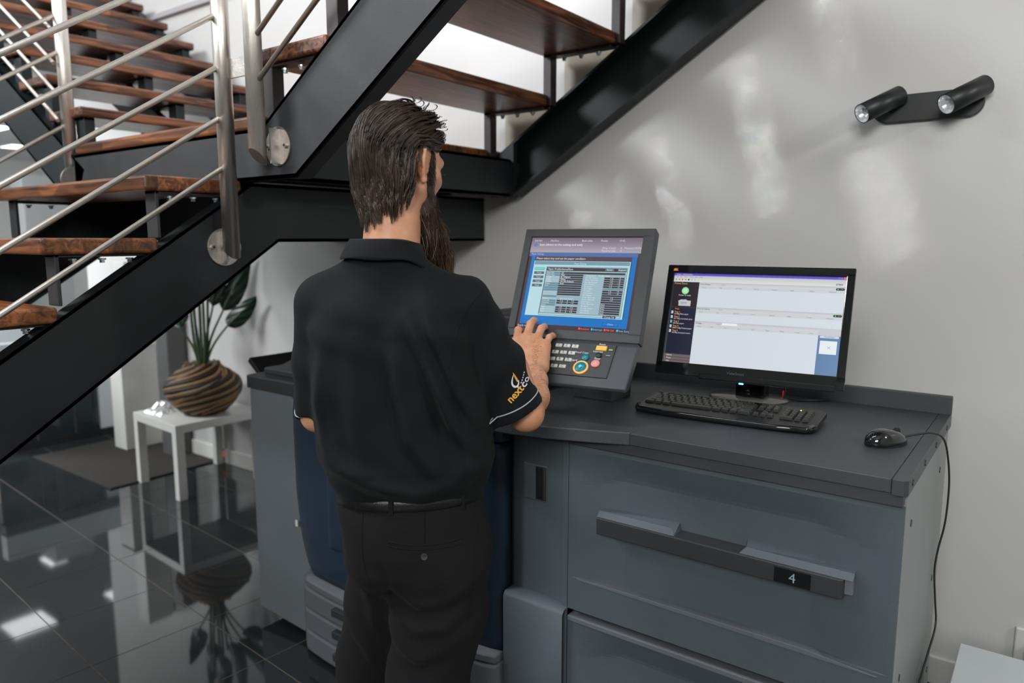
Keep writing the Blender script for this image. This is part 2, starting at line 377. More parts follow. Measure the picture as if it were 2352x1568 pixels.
for z in (2.005, 2.115, 2.235, 2.37, 2.50):
    part('rail_bar', MB().tube([(LX, 1.44, z), (-6.2, 1.44, z + .64 * (6.2 + LX))], .0082, 10), M_inox, lb, world=True)

# ---------------- wall spotlight ----------------
ws = thing('wall_spotlight', 'black twin-tube spotlight on an oval wall plate', 'wall light', (-.39, WY, 1.93))
n = 40; pl = []
for k in range(n):
    t = 2 * math.pi * k / n; pl.append((-.39 + (.115 if math.cos(t) > 0 else -.115) + .043 * math.cos(t), 1.935 + .043 * math.sin(t)))
M_mblack = mat('matt_black_metal', (.012, .014, .015), .42)
part('back_plate', MB().prism(pl, WY - .022, WY - .001, 'Y', .002), M_mblack, ws, world=True)
M_refl = mat('faceted_reflector', (.80, .82, .84), .22, .45)
for xc, zc in ((-.505, 1.945), (-.272, 1.950)):
    d = Vector((-.50, -.62, -.36)).normalized(); c = Vector((xc, WY - .088, zc))
    a = c - d * .072; b_ = c + d * .085; r = .031
    fw_ = d.to_track_quat('Z', 'Y').to_matrix().to_4x4(); Mx = Matrix.Translation(a) @ fw_
    t = part('tube', MB().lathe([(.0, 0), (.027, 0), (.031, .004), (.031, .157), (.0288, .157), (.0285, .120)], 36, Mx, caps=False), M_mblack, ws, world=True)
    rf_ = MB().lathe([(.006, .128), (.012, .130), (.020, .137), (.026, .147), (.0284, .156)], 28, Mx, False)
    rf_.f = [f for f in rf_.f if len(f) == 4]; rf_.sm = [False] * len(rf_.f)
    part('reflector', rf_, M_refl, t, world=True)
    part('lamp_lens', MB().lathe([(.001, .124), (.007, .127), (.006, .134), (.001, .137)], 16, Mx), M_whiteblue, t, world=True)
    part('swivel', MB().tube([c + Vector((0, .02, 0)), (xc, WY - .02, zc - .008)], .011, 12), M_mblack, ws, world=True)
# ---------------- flat print on screens and labels ----------------
def attr_mat(name, strength, rough=.35):
    m = bpy.data.materials.new(name); m.use_nodes = True; nt = m.node_tree; b = nt.nodes['Principled BSDF']
    a = nt.nodes.new('ShaderNodeAttribute'); a.attribute_name = 'Col'
    b.inputs['Roughness'].default_value = rough
    if strength: b.inputs['Base Color'].default_value = (.01, .01, .012, 1)
    else: nt.links.new(a.outputs['Color'], b.inputs['Base Color'])
    if strength:
        nt.links.new(a.outputs['Color'], b.inputs['Emission Color']); b.inputs['Emission Strength'].default_value = strength
    return m
def srgb(c): return tuple(((x / 255) / 12.92 if x <= 10 else (((x / 255) + .055) / 1.055) ** 2.4) for x in c)
_tc = {}
def text_geo(s, shear=0.0, bold=0.0):
    key = (s, shear, bold)
    if key in _tc: return _tc[key]
    cu = bpy.data.curves.new('t', 'FONT'); cu.body = s; cu.size = 1; cu.shear = shear; cu.offset = bold; cu.resolution_u = 2
    o = bpy.data.objects.new('t', cu); COL.objects.link(o); bpy.context.view_layer.update()
    me = bpy.data.meshes.new_from_object(o.evaluated_get(bpy.context.evaluated_depsgraph_get()))
    vs = [v.co.copy() for v in me.vertices]; fs = [list(p.vertices) for p in me.polygons]
    bpy.data.objects.remove(o); bpy.data.curves.remove(cu); bpy.data.meshes.remove(me)
    wd = max([v.x for v in vs] + [.01]); _tc[key] = (vs, fs, wd); return _tc[key]
class Canvas:
    """flat picture in the plane origin + x*u + y*v, proud of it by tiny layers along n"""
    def __init__(s, origin, u, v, w, h, up_down=True):
        s.o = Vector(origin); s.u = Vector(u); s.v = Vector(v); s.n = s.u.cross(s.v).normalized(); s.w = w; s.h = h
        s.mb = MB(); s.cols = []
    def P(s, x, y, l): return s.o + s.u * (x * s.w) + s.v * ((1 - y) * s.h) + s.n * (.0002 + .00012 * l)
    def poly(s, pts, col, l=0):
        n = len(s.mb.v); s.mb.v += [s.P(x, y, l) for x, y in pts[::-1]]; s.mb.f.append(tuple(range(n, n + len(pts)))); s.mb.sm.append(False)
        s.cols += [srgb(col)] * len(pts)
    def rect(s, x0, y0, x1, y1, col, l=0, col2=None):
        s.poly([(x0, y0), (x1, y0), (x1, y1), (x0, y1)], col, l)
        if col2: s.cols[-4:] = [srgb(col2), srgb(col2), srgb(col), srgb(col)]
    def disc(s, x, y, r, col, l=0, n=24, asp=None):
        k = s.w / s.h
        s.poly([(x + r * math.cos(2 * math.pi * i / n) / k, y + r * math.sin(2 * math.pi * i / n)) for i in range(n)], col, l)
    def text(s, x, y, size, st, col, l=5, shear=0.0, bold=0.0, center=False):
        """size = letter height as a share of the canvas height; y = baseline"""
        vs, fs, wd = text_geo(st, shear, bold); k = size * s.h
        x0 = x * s.w - (wd * k / 2 if center else 0); n = len(s.mb.v)
        for p in vs: s.mb.v.append(s.o + s.u * (x0 + p.x * k) + s.v * ((1 - y) * s.h + p.y * k) + s.n * (.0002 + .00012 * l))
        for f in fs: s.mb.f.append(tuple(i + n for i in f)); s.mb.sm.append(False)
        s.cols += [srgb(col)] * len(vs)
    def build(s, name, parent, m, label=None):
        o = part(name, s.mb, m, parent, label, world=True)
        a = o.data.color_attributes.new('Col', 'FLOAT_COLOR', 'POINT')
        a.data.foreach_set('color', np.array([(*c, 1) for c in s.cols], dtype=np.float32).ravel()); return o
M_scr = attr_mat('screen_picture', .86, .25); M_print = attr_mat('printed_marks', 0, .5)

# ---------------- drawer cabinet ----------------
FY = 1.66
dc = thing('drawer_cabinet', 'wide slate grey paper drawer cabinet marked 4 with dark bar handle, right of the man', 'cabinet', (-.625, 2.0, 0))
part('carcass', MB().box(-1.030, -.232, 1.70, 2.335, .05, .985), M_pdark, dc, world=True)
sp = part('side_panel', MB().box(-.232, -.2165, 1.672, 2.335, .04, .992, .002), M_side, dc, 'pale grey sheet metal side panel', world=True)
for y, z in ((1.74, .91), (2.20, .91), (1.74, .55), (2.22, .60), (1.80, .30), (2.28, .30)):
    part('screw', MB().disc((-.2160, y, z), .008, .0025, 'X', 12), M_pdark, sp, world=True)
part('plinth', MB().box(-1.02, -.24, 1.72, 2.3, .0, .05), M_black, dc, world=True)
part('front_rail', MB().box(-1.034, -.222, 1.650, 1.72, .969, .996, .002), M_ptop, dc, world=True)
def drawer(z0, z1, hz, digit=None, lipz=.585):
    X0, X1 = -1.034, -.219; nx, nz = 60, 40
    def dep(x, z):
        # flat frame, a recessed trapezoid above the ledge, faces bevelled towards it
        a = min(max((x - (X0 + .02)) / .14, 0), 1); b = min(max((X1 - .012 - x) / .17, 0), 1); s = min(a, b)
        lz = lipz + 0.004
        if z < lz: return 0
        t = min(max((z1 - .012 - z) / (.03 + .10 * (1 - .5 * s)), 0), 1)
        return .026 * s * min(1, t * 1.2)
    xs = [X0 + (X1 - X0) * i / nx for i in range(nx + 1)]
    zs = sorted([z0 + (z1 - z0) * i / nz for i in range(nz + 1)] + [lipz + .003, lipz + .005])
    vs = [(x, FY + dep(x, z), z) for z in zs for x in xs]; fs = []
    W_ = nx + 1
    for j in range(len(zs) - 1):
        for i in range(nx): fs.append((j * W_ + i, j * W_ + i + 1, (j + 1) * W_ + i + 1, (j + 1) * W_ + i))
    mb = MB().add(vs, fs); mb.box(X0, X1, FY + .03, FY + .045, z0, z1)
    # edges returning backwards
    for (xa, xb, za, zb) in ((X0, X1, z0, z0), (X0, X1, z1, z1)):
        mb.add([(xa, FY, za), (xb, FY, zb), (xb, FY + .03, zb), (xa, FY + .03, za)], [(0, 1, 2, 3)])
    for xx in (X0, X1): mb.add([(xx, FY, z0), (xx, FY, z1), (xx, FY + .03, z1), (xx, FY + .03, z0)], [(0, 1, 2, 3)])
    d = part('drawer', mb, M_pgrey, dc, world=True)
    # bar handle
    h = MB().prism([(-.932, FY - .028), (-.93, FY + .012), (-.90, FY + .03), (-.36, FY + .03), (-.322, FY + .012), (-.322, FY - .022), (-.330, FY - .028)], hz - .046, hz, 'Z', .003)
    hd = part('handle', h, M_pdark, d, 'charcoal bar handle', world=True)
    part('handle_end', MB().prism([(-.345, FY - .012), (-.306, FY - .006), (-.304, FY + .03), (-.345, FY + .03)], hz - .040, hz + .002, 'Z', .002), M_pgrey2, d, world=True)
    for x0, x1, a, b in ((-.934, -.716, 0, 1), (-.552, -.304, 1, 0)):
        # sloped lips above the bar, leaving the grip open in the middle
        c = .03
        part('handle_lip', MB().add([(x0, FY - .022, hz), (x1, FY - .022, hz), (x1, FY + .026, hz), (x0, FY + .026, hz),
                                     (x0 + (.0 if a == 0 else .012), FY - .006, hz + .012), (x1 - (.012 if a == 0 else 0), FY - .006, hz + .012 ), (x1 - (.004), FY + .026, hz + (.020 if a == 0 else .010)), (x0 + .004, FY + .026, hz + (.012 if a == 0 else .020))],
                                    [(0, 1, 5, 4), (4, 5, 6, 7), (1, 2, 6, 5), (3, 0, 4, 7), (2, 3, 7, 6), (3, 2, 1, 0)]), M_pgrey, d, world=True)
    # narrow pale edge along the ledge
    part('ledge', MB().prism([(X0 + .03, lipz + .003), (X0 + .16, lipz + .007), (X1 - .19, lipz + .007), (X1 - .03, lipz - .004), (X1 - .03, lipz - .007), (X0 + .03, lipz - .001)], FY - .0015, FY + .027, 'Y', .001), M_pgrey2, d, world=True)
    if digit:
        part('number_window', MB().box(-.468, -.388, FY - .0295, FY - .027, hz - .042, hz - .006, .001), M_gloss, d, world=True)
        cv = Canvas((-.468, FY - .0297, hz - .042), (1, 0, 0), (0, 0, 1), .08, .036)
        cv.text(.5, .80, .88, digit, (140, 168, 178), 1, center=True); cv.build('numeral', d, M_print, 'pale numeral 4')
    return d
drawer(.494, .966, .790, '4')
drawer(.055, .472, .275, '5', .12)
part('drawer_gap', MB().box(-1.03, -.222, FY + .035, FY + .06, .462, .50), M_black, dc, world=True)
part('drawer_top_edge', MB().box(-1.034, -.222, FY - .004, FY + .03, .458, .474, .003), M_pgrey2, dc, world=True)

# worktop over the cabinet (continuous)
wt = thing('worktop', 'dark slate work surface with a raised back edge, carrying the monitor and keyboard', 'worktop', (-.7, 2.0, .996))
part('top_panel', MB().prism([(-1.30, 2.36), (-1.30, 1.69), (-.845, 1.69), (-.845, 1.643), (-.245, 1.643), (-.245, 2.36)], .997, 1.030, 'Z', .003), M_ptop, wt, world=True)
sd = part('edge_strip', MB().prism([(-.2445, 1.643), (-.222, 1.643), (-.2135, 1.652), (-.2135, 2.36), (-.2445, 2.36)], .994, 1.030, 'Z', .002), M_ptop, wt, world=True)
for y in (1.70, 1.87, 2.05, 2.26): part('screw', MB().disc((-.2130, y, 1.012), .007, .002, 'X', 12), M_black, sd, world=True)
part('back_rail', MB().box(-1.60, -.2135, 2.343, 2.362, 1.028, 1.082, .003), M_ptop, wt, world=True)
crv = [(-.845, 1.645), (-.95, 1.605), (-1.05, 1.572), (-1.15, 1.552), (-1.25, 1.548), (-1.33, 1.56)]
part('front_shelf', MB().prism(crv + [(-1.33, 1.70), (-.845, 1.70)], .996, 1.0305, 'Z', .003), M_ptop, wt, world=True)

# ---------------- relay column between printer and cabinet ----------------
ru = thing('relay_column', 'narrow grey column unit with a recessed latch, between the printer and the drawer cabinet', 'machine unit', (-1.15, 2.0, 0))
part('body', MB().box(-1.247, -1.042, 1.70, 2.33, .02, .985), M_pdark, ru, world=True)
uc = part('upper_cover', MB().prism([(-1.245, 1.690), (-1.20, 1.684), (-1.12, 1.681), (-1.064, 1.676), (-1.064, 1.71), (-1.245, 1.71)], .46, .975, 'Z', .002), M_pgrey, ru, world=True)
part('corner_post', MB().box(-1.062, -1.041, 1.667, 1.72, .46, .985, .004), M_pgrey, ru, world=True)
part('latch_plate', MB().box(-1.203, -1.120, 1.679, 1.69, .772, .882, .006), M_pgrey, uc, world=True)
part('latch_recess', MB().box(-1.158, -1.123, 1.6775, 1.685, .778, .876, .002), M_black, uc, world=True)
part('latch_grip', MB().box(-1.132, -1.123, 1.676, 1.684, .780, .874, .002), M_pdark, uc, world=True)
n = 16; vs = []; fs = []
for i in range(n + 1):
    t = i / n; x = -1.246 + t * .206; yf = 1.640 - .012 * math.sin(math.pi * t); zt = .488 + .006 * math.sin(math.pi * t)
    vs += [(x, yf + .02, .02), (x, yf, .06), (x, yf, zt - .012), (x, yf + .010, zt), (x, 1.70, zt + .002)]
for i in range(n):
    for k in range(4): a = i * 5 + k; fs.append((a, a + 5, a + 6, a + 1))
mb = MB().add(vs, fs, True); mb.box(-1.246, -1.041, 1.665, 1.70, .02, .484)
part('lower_cover', mb, M_pgrey, ru, world=True)

# ---------------- printer ----------------
pr = thing('production_printer', 'large grey and navy production printer standing behind the man', 'printer', (-1.88, 2.0, 0))
part('body', MB().box(-2.480, -1.280, 1.690, 2.45, .06, .945, .004), M_pgrey, pr, world=True)
part('plinth', MB().box(-2.44, -1.30, 1.74, 2.40, 0.0, .06), M_black, pr, world=True)
# side cover on the left with rounded front corner and a boundary curving in at the bottom
bx = [(-2.488, .048), (-2.205, .030), (-2.16, .30), (-2.20, .41), (-2.222, .58), (-2.222, .944), (-2.488, .944)]
part('side_cover', MB().prism(bx, 1.655, 1.70, 'Y', .006).box(-2.49, -2.476, 1.66, 2.44, .05, .944, .003), M_pside, pr, 'pale grey side cover', world=True)
part('top_cover', MB().box(-2.492, -1.254, 1.645, 2.46, .946, .998, .006).box(-2.455, -1.254, 1.70, 2.44, .998, 1.022, .005), M_pdark, pr, world=True)
def curved(x0, x1, zb, zt, y, bulge, name, m, nx=24, left=None, thick=.05, lab=None, parent=None, rz=.02):
    """door face: bows outwards in plan, its left edge follows left(z)"""
    nz = 20; vs = []; fs = []
    for j in range(nz + 1):
        z = zb + (zt - zb) * j / nz; xl = left(z) if left else x0
        for i in range(nx + 1):
            t = i / nx; x = xl + (x1 - xl) * t; e = min(1, (t * (x1 - xl)) / rz) if t < .5 else 1
            ez = min(1, (z - zb) / .006, (zt - z) / .006 + .001)
            yy = y - bulge * math.sin(math.pi * min(1, max(0, t))) ** .6 + .012 * (1 - math.sqrt(max(0, 1 - (1 - e) ** 2))) + .006 * (1 - max(0, ez))
            vs.append((x, yy, z))
    W_ = nx + 1
    for j in range(nz):
        for i in range(nx): fs.append((j * W_ + i, j * W_ + i + 1, (j + 1) * W_ + i + 1, (j + 1) * W_ + i))
    # rim back to the body
    rim = [i for i in range(W_)] + [j * W_ + nx for j in range(1, nz + 1)] + [nz * W_ + i for i in range(nx - 1, -1, -1)] + [j * W_ for j in range(nz - 1, 0, -1)]
    base = len(vs)
    for r_ in rim: vs.append((vs[r_][0], y + thick, vs[r_][2]))
    for k in range(len(rim)): fs.append((rim[k], base + k, base + (k + 1) % len(rim), rim[(k + 1) % len(rim)]))
    return part(name, MB().add(vs, fs, True), m, parent or pr, lab, world=True)
def lcurve(z):
    P = [(.29, -2.150), (.33, -2.170), (.41, -2.196), (.58, -2.219), (.80, -2.222), (1.1, -2.222)]
    for (a, xa), (b, xb) in zip(P[:-1], P[1:]):
        if z <= b: return xa + (xb - xa) * max(0, (z - a) / (b - a))
    return -2.222
dr = curved(-2.222, -1.255, .292, .928, 1.640, .030, 'front_door', M_pblue, left=lcurve, lab='navy front door')
curved(-2.020, -1.46, .425, .850, 1.6145, .006, 'door_panel', M_pblue, parent=dr, thick=.01, rz=.006)
part('sticker', MB().box(-2.203, -2.191, 1.6285, 1.631, .462, .486), M_white, dr, 'small white sticker', world=True)
curved(-2.222, -1.255, .934, .992, 1.640, .030, 'door_top', M_pblue, left=lambda z: -2.222 + .03 * max(0, (z - .95) / .042) ** 2, lab='navy strip above the door')
for k, (za, zb) in enumerate(((.262, .292), (.180, .259), (.096, .177), (.012, .093))):
    tr = curved(-2.160 if k else -2.152, -1.255, za, zb, 1.612, .040, 'paper_tray', M_pgrey2, thick=.07, rz=.005, lab='pale grey paper tray front')
    if k: part('finger_recess', MB().box(-1.93, -1.55, 1.556, 1.60, zb - .034, zb - .008, .002), M_pdark, tr, world=True)
# tilted document tray and left exit tray
M_t = Matrix.Translation((-2.36, 1.98, 1.045)) @ Matrix.Rotation(R(-11), 4, 'Y') @ Matrix.Rotation(R(16), 4, 'X')
part('tilted_tray', MB().box(-.27, .30, -.18, .20, -.012, .014, .004, 2, M_t).box(-.20, .25, -.03, .14, -.055, -.012, .004, 2, M_t), M_black, pr, 'black tilted tray on the printer', world=True)
M_t = Matrix.Translation((-2.60, 2.02, .905)) @ Matrix.Rotation(R(38), 4, 'Y')
part('exit_tray', MB().box(-.17, .15, -.20, .22, -.012, .012, .004, 2, M_t), M_black, pr, 'black exit tray at the left side', world=True)
pp = MB().box(-2.30, -2.02, 1.74, 2.0, 1.023, 1.032)
single('paper_sheets', pp, mat('printed_paper', (.62, .55, .52), .6, col2=(.72, .72, .74), vscale=14), 'small pile of printed sheets under the black tray on the printer top', 'paper', (-2.16, 1.87, 1.023))
part('tray_knob', MB().tube([(-2.62, 2.05, 1.10), (-2.62, 2.05, 1.150)], .006, 10).box(-2.645, -2.595, 2.04, 2.06, 1.150, 1.160, .003), M_black, pr, world=True)
part('rear_housing', MB().box(-1.62, -1.34, 1.95, 2.40, 1.02, 1.265, .01), M_pdark, pr, world=True)

# ---------------- operation panel ----------------
PYW = .163
op = thing('operation_panel', 'charcoal touch-screen operation panel with keypad and teal start button, under the man\'s hand', 'control panel', (-1.285, 1.709, 1.238), PYW)
Mo = WM[op.name]
tilt = .412; v_ = Vector((0, math.sin(tilt), math.cos(tilt)))
def slab(x0, x1, a0, a1, d0, d1, bev=.004, dirv=v_):
    nrm = Vector((0, dirv.z, -dirv.y))   # pointing backwards
    M = Matrix(((1, dirv.x, nrm.x, 0), (0, dirv.y, nrm.y, 0), (0, dirv.z, nrm.z, 0), (0, 0, 0, 1)))
    return MB().box(x0, x1, a0, a1, d0, d1, bev, 2, M)
w_ = Vector((0, .706, .708))            # direction up the keypad shelf
case = slab(0, .40, 0, .334, .004, .036)
nr = Vector((0, v_.z, -v_.y))
part('screen_housing', case, M_pdark, op)
# bezel as four sloping bars around the glass
for a in ((0, .40, .309, .334), (0, .40, 0, .027), (0, .023, .02, .315), (.366, .40, .02, .315)):
    part('bezel', slab(*a, -.002, .010, .002), M_pdark, op)
part('screen_glass', slab(.020, .368, .024, .312, .0035, .006, 0), M_gloss, op)
o_w = Mo @ (Vector((.0235, 0, 0)) + v_ * .0275 - nr * -.0031); u_w = Mo.to_3x3() @ Vector((1, 0, 0)); v_w = Mo.to_3x3() @ v_
cv = Canvas(o_w, u_w, v_w, .342, .281)
cv.rect(0, 0, 1, 1, (70, 58, 66), 0)
cv.rect(0, 0, 1, .17, (112, 98, 112), 1, (176, 168, 180))
cv.text(.03, .045, .030, 'Job list', (225, 225, 235)); cv.text(.18, .045, .028, 'Machine', (215, 225, 240)); cv.text(.47, .045, .028, 'Both sides', (230, 230, 240)); cv.text(.64, .045, .028, 'Preset', (225, 228, 240)); cv.text(.80, .045, .028, '10:42', (225, 228, 240))
cv.text(.08, .092, .034, 'Scan (direct to the setting and exit)', (235, 235, 240), bold=.01)
cv.disc(.045, .083, .022, (90, 130, 200), 3); cv.text(.66, .125, .030, 'Orig. Count', (220, 215, 225)); cv.text(.66, .155, .030, 'Reserve Job', (220, 215, 225)); cv.text(.82, .125, .030, '0   Memory', (220, 215, 225)); cv.text(.94, .125, .030, '99.9%', (220, 215, 225)); cv.text(.82, .155, .030, '0', (220, 215, 225))
cv.rect(.0, .165, .98, .212, (78, 112, 170), 1); cv.text(.02, .195, .026, 'Paper Setting', (190, 205, 235))
for a in ((.03, .21, .062, .96), (.935, .21, .975, .96), (.03, .862, .975, .955)): cv.rect(*a, (12, 116, 196), 1)
cv.rect(.062, .212, .935, .262, (82, 66, 76), 2); cv.text(.075, .245, .030, 'Please select tray and set the paper condition', (225, 222, 228), bold=.01)
cv.rect(.062, .262, .928, .862, (186, 222, 230), 2); cv.rect(.928, .262, .937, .862, (40, 90, 120), 3)
cv.rect(.068, .272, .922, .305, (120, 158, 172), 3); cv.rect(.068, .268, .922, .273, (60, 110, 130), 3); cv.text(.49, .298, .024, 'Paper Setting', (225, 240, 245), center=True)
for i, t in enumerate(('', 'Tray2', 'Tray3', 'Tray4', 'Tray5')):
    y = .335 + .046 * i; cv.rect(.078, y, .172, y + .030, (60, 84, 96), 3); cv.rect(.080, y + .002, .170, y + .027, (110, 214, 202) if i == 0 else (92, 106, 116), 4); cv.text(.125, y + .023, .022, t, (220, 230, 235), center=True)
cv.rect(.186, .325, .912, .852, (40, 78, 96), 3); cv.rect(.190, .329, .908, .848, (186, 222, 230), 4)
cv.rect(.192, .333, .905, .372, (66, 56, 64), 5); cv.text(.205, .362, .028, 'Paper Profile:NamePlace', (225, 225, 230), 8, bold=.01)
for x, t in ((.72, 'Reset'), (.83, 'Register')): cv.rect(x, .337, x + .075, .364, (96, 120, 134), 6); cv.text(x + .037, .359, .024, t, (235, 240, 245), 8, center=True)
cv.rect(.190, .378, .900, .835, (46, 92, 112), 5); cv.rect(.193, .381, .897, .832, (150, 182, 194), 6)
rows = 19; y0 = .385; dy = .0232; rnd = random.Random(3)
lab = ['Paper Size', 'Paper Type', 'Weight', 'Colour', 'Coating', 'Fusing', 'Curl', '', '', '', '', '', 'Position', 'Front side', 'Centering', 'Zoom', 'Tray', 'Feed', 'Main']
val = ['A3', 'Plain', '81-105g/m2', 'White', 'On (No Pattern)', 'Auto']
for i in range(rows):
    y = y0 + dy * i
    cv.rect(.196, y, .325, y + dy * .78, (104, 142, 158) if rnd.random() < .6 else (168, 196, 206), 7)
    cv.text(.200, y + dy * .66, .020, lab[i], (232, 240, 244), 9)
    if i == 0: cv.rect(.325, y, .895, y + dy * .78, (58, 46, 54), 7)
    elif i < 11: cv.rect(.325, y, .535, y + dy * .78, (58, 46, 54), 7)
    elif i not in (11, 12, 15):
        for a in (.335, .435): cv.rect(a, y, a + .094, y + dy * .78, (58, 46, 54), 7); cv.text(a + .03, y + dy * .68, .022, '+ 0', (235, 235, 240), 9)
    if i < 6: cv.text(.335, y + dy * .68, .022, val[i], (240, 240, 242), 9, bold=.01)
    if i == 12: cv.text(.42, y + dy * .66, .020, 'Both Sides Adjust', (225, 235, 240), 9, center=True)
    if i > 0:
        cv.rect(.555, y, .722, y + dy * .78, (160, 190, 202), 7)
        cv.text(.558, y + dy * .66, .020, rnd.choice(['Front / Back Adj.', '2nd Transfer', 'Fusing Speed', 'Fan Adj. Output', 'Curl Adjust', 'Air Assist']), (225, 236, 240), 9)
        if i != 1: cv.rect(.724, y, .895, y + dy * .78, (58, 46, 54) if i not in (7,) else (110, 146, 160), 7)
        if 2 <= i <= 6 or i in (8, 9): cv.text(.775, y + dy * .68, .022, '+ 0', (235, 235, 240), 9); cv.text(.845, y + dy * .68, .022, '- 0', (235, 235, 240), 9)
        if i in (11, 12): cv.text(.80, y + dy * .68, .022, '+ 0', (235, 235, 240), 9)
        if i > 13: cv.text(.728, y + dy * .68, .022, rnd.choice(['Off', 'Auto', 'Normal']), (240, 240, 242), 9)
    if i == 1: cv.text(.72, y + dy * .66, .020, 'Process Adjust', (240, 244, 246), 9, center=True)
cv.rect(.762, .832, .872, .858, (26, 52, 68), 9); cv.text(.817, .853, .024, 'Change Set', (230, 240, 245), 12, center=True)
cv.rect(.768, .900, .902, .936, (10, 70, 140), 4); cv.rect(.771, .903, .899, .932, (30, 120, 200), 5); cv.text(.835, .926, .026, 'Close', (190, 225, 250), center=True)
cv.rect(0, .957, 1, 1, (66, 48, 56), 2); cv.text(.015, .985, .028, 'Ready to copy', (225, 225, 230))
for x, t, c in ((.57, 'Rotation', (255, 92, 70)), (.68, 'Interrupt', (60, 200, 215)), (.79, 'PM Call', (255, 92, 70)), (.895, 'Scan (Large)', (70, 205, 220))):
    cv.rect(x, .966, x + .014, .988, c, 4); cv.text(x + .018, .987, .026, t, c, bold=.015)
cv.build('display', op, M_scr, 'lit touch-screen page of paper settings')
# keypad shelf below
L_ = .1445
part('hinge', MB().tube([(0.004, .012, -.002), (.396, .012, -.002)], .012, 12), M_pdark, op)
def S2(x0, x1, a0, a1, d0, d1, bev=.002): return slab(x0, x1, -a1, -a0, d0, d1, bev, w_)
part('keypad_shelf', MB().prism([(.004, -.002), (.004, -.030), (-.080, -.112), (-.104, -.114), (-.108, -.104), (-.010, -.008)], 0, .40, 'X', .003), M_ptop, op)
part('keypad_plate', S2(.143, .342, .012, .122, -.006, .010, .002), M_pdark, op)
M_key = mat('pale_grey_key', (.55, .56, .52), .45)
nn = Vector((0, w_.z, -w_.y)); d7 = -.0068
kc = Canvas(Mo @ (w_ * -L_ + nn * (d7 - .0012)), Mo.to_3x3() @ Vector((1, 0, 0)), Mo.to_3x3() @ w_, .40, L_)
k = 0
for r_ in range(4):
    for c_ in range(3):
        if r_ == 3 and c_ == 2: continue
        x = .178 - .0035 * r_ + c_ * .0245 + (.018 if r_ == 3 else 0); y = .028 + .0232 * r_; x -= (.0 if r_ < 3 else .0)
        b = part('number_key', S2(x - .0098, x + .0098, y - .0055, y + .0055, -.010, -.004, .0015), M_key, op)
        kc.text(x / .40, (y + .004) / L_, .075, ('123', '456', '789', '0C')[r_][c_], (60, 62, 60), 36, center=True); k += 1
def knob(name, x, y, r, m, ring=None, lab=None):
    M = Matrix(((1, 0, 0, 0), (0, w_.y, nn.y, 0), (0, w_.z, nn.z, 0), (0, 0, 0, 1))) @ Matrix.Translation((x, -y, 0)) @ Matrix.Rotation(math.pi, 4, 'X')
    if ring: part(name + '_ring', MB().lathe([(r * 1.28, .005), (r * 1.28, .0085), (r * 1.05, .0098), (r * 1.0, .006)], 32, M), ring, op)
    return part(name, MB().lathe([(r, .004), (r, .0092), (r * .93, .0105), (r * .2, .0108)], 32, M), m, op, lab)
M_teal = mat('teal_button', (.0, .19, .24), .35); M_or = emit('orange_light', (1.0, .30, .06), .8)
knob('start_button', .262, .095, .0165, M_teal, M_or, 'teal start button with lit orange ring')
knob('proof_button', .266, .062, .0105, M_teal, None, 'small teal button'); knob('stop_button', .300, .080, .0120, mat('pink_button', (.75, .28, .24), .4), None, 'salmon pink stop button')
knob('interrupt_button', .302, .052, .0085, M_black)
part('reset_button', S2(.288, .319, .021, .037, -.011, -.004, .002), mat('yellow_button', (.80, .50, .10), .45), op, 'amber reset button')
for t, x, y, s in (('Proof Copy', .252, .050, .058), ('Start', .236, .078, .078), ('Stop', .301, .066, .066), ('Reset', .303, .018, .056), ('Interrupt', .297, .043, .054)):
    kc.text(x / .40, y / L_, s, t, (205, 208, 206), 2, center=True, bold=.008)
kc.disc(.262 / .40, .095 / L_, .040, (110, 190, 200), 40, 4)
kc.rect(.325 / .40, .030 / L_, .336 / .40, .034 / L_, (170, 190, 70), 2); kc.rect(.322 / .40, .050 / L_, .334 / .40, .052 / L_, (170, 175, 170), 2)
kc.build('key_legends', op, M_print, 'printed key legends')
part('support_arm', MB().box(-1.19, -1.05, 1.92, 2.05, 1.025, 1.22, .01).box(-1.22, -1.02, 1.83, 2.0, 1.20, 1.30, .01), M_pdark, op, world=True)

# ---------------- monitor ----------------
MW_, MT = .082, .293
mo = thing('computer_monitor', 'glossy black widescreen monitor on an oval foot, showing a white print queue', 'monitor', (-.932, 1.963, 1.129), MW_)
v3 = Vector((0, math.sin(MT), math.cos(MT))); Mm = WM[mo.name]
part('back_shell', slab(.004, .506, .006, .318, .010, .040, .010, v3), M_black, mo)
for a in ((0, .51, .300, .324), (0, .51, 0, .036), (0, .021, .02, .31), (.489, .51, .02, .31)):
    part('bezel', slab(*a, -.004, .012, .0025, v3), M_gloss, mo)
part('screen_glass', slab(.018, .492, .030, .304, .002, .005, 0, v3), M_gloss, mo)
part('chin', slab(.13, .49, -.006, .012, -.006, .010, .004, v3), M_gloss, mo)
n3 = Vector((0, v3.z, -v3.y))
cv = Canvas(Mm @ (Vector((.0205, 0, 0)) + v3 * .0350 + n3 * .0018), Mm.to_3x3() @ Vector((1, 0, 0)), Mm.to_3x3() @ v3, .469, .266)
cv.rect(0, 0, 1, 1, (214, 222, 230), 0); cv.rect(0, 0, 1, .030, (78, 60, 178), 1, (110, 92, 205)); cv.text(.014, .024, .022, 'Creo - Workstation', (225, 222, 240), 3)
cv.rect(.955, .004, .968, .026, (110, 100, 200), 2); cv.rect(.984, .004, .998, .026, (225, 105, 100), 2); cv.text(.972, .022, .02, '?', (230, 230, 240), 3)
cv.rect(0, .030, 1, .100, (196, 198, 202), 1, (226, 226, 228)); cv.text(.01, .050, .020, 'File   Edit   View   Tools   Jobs   Help', (110, 112, 120), 3)
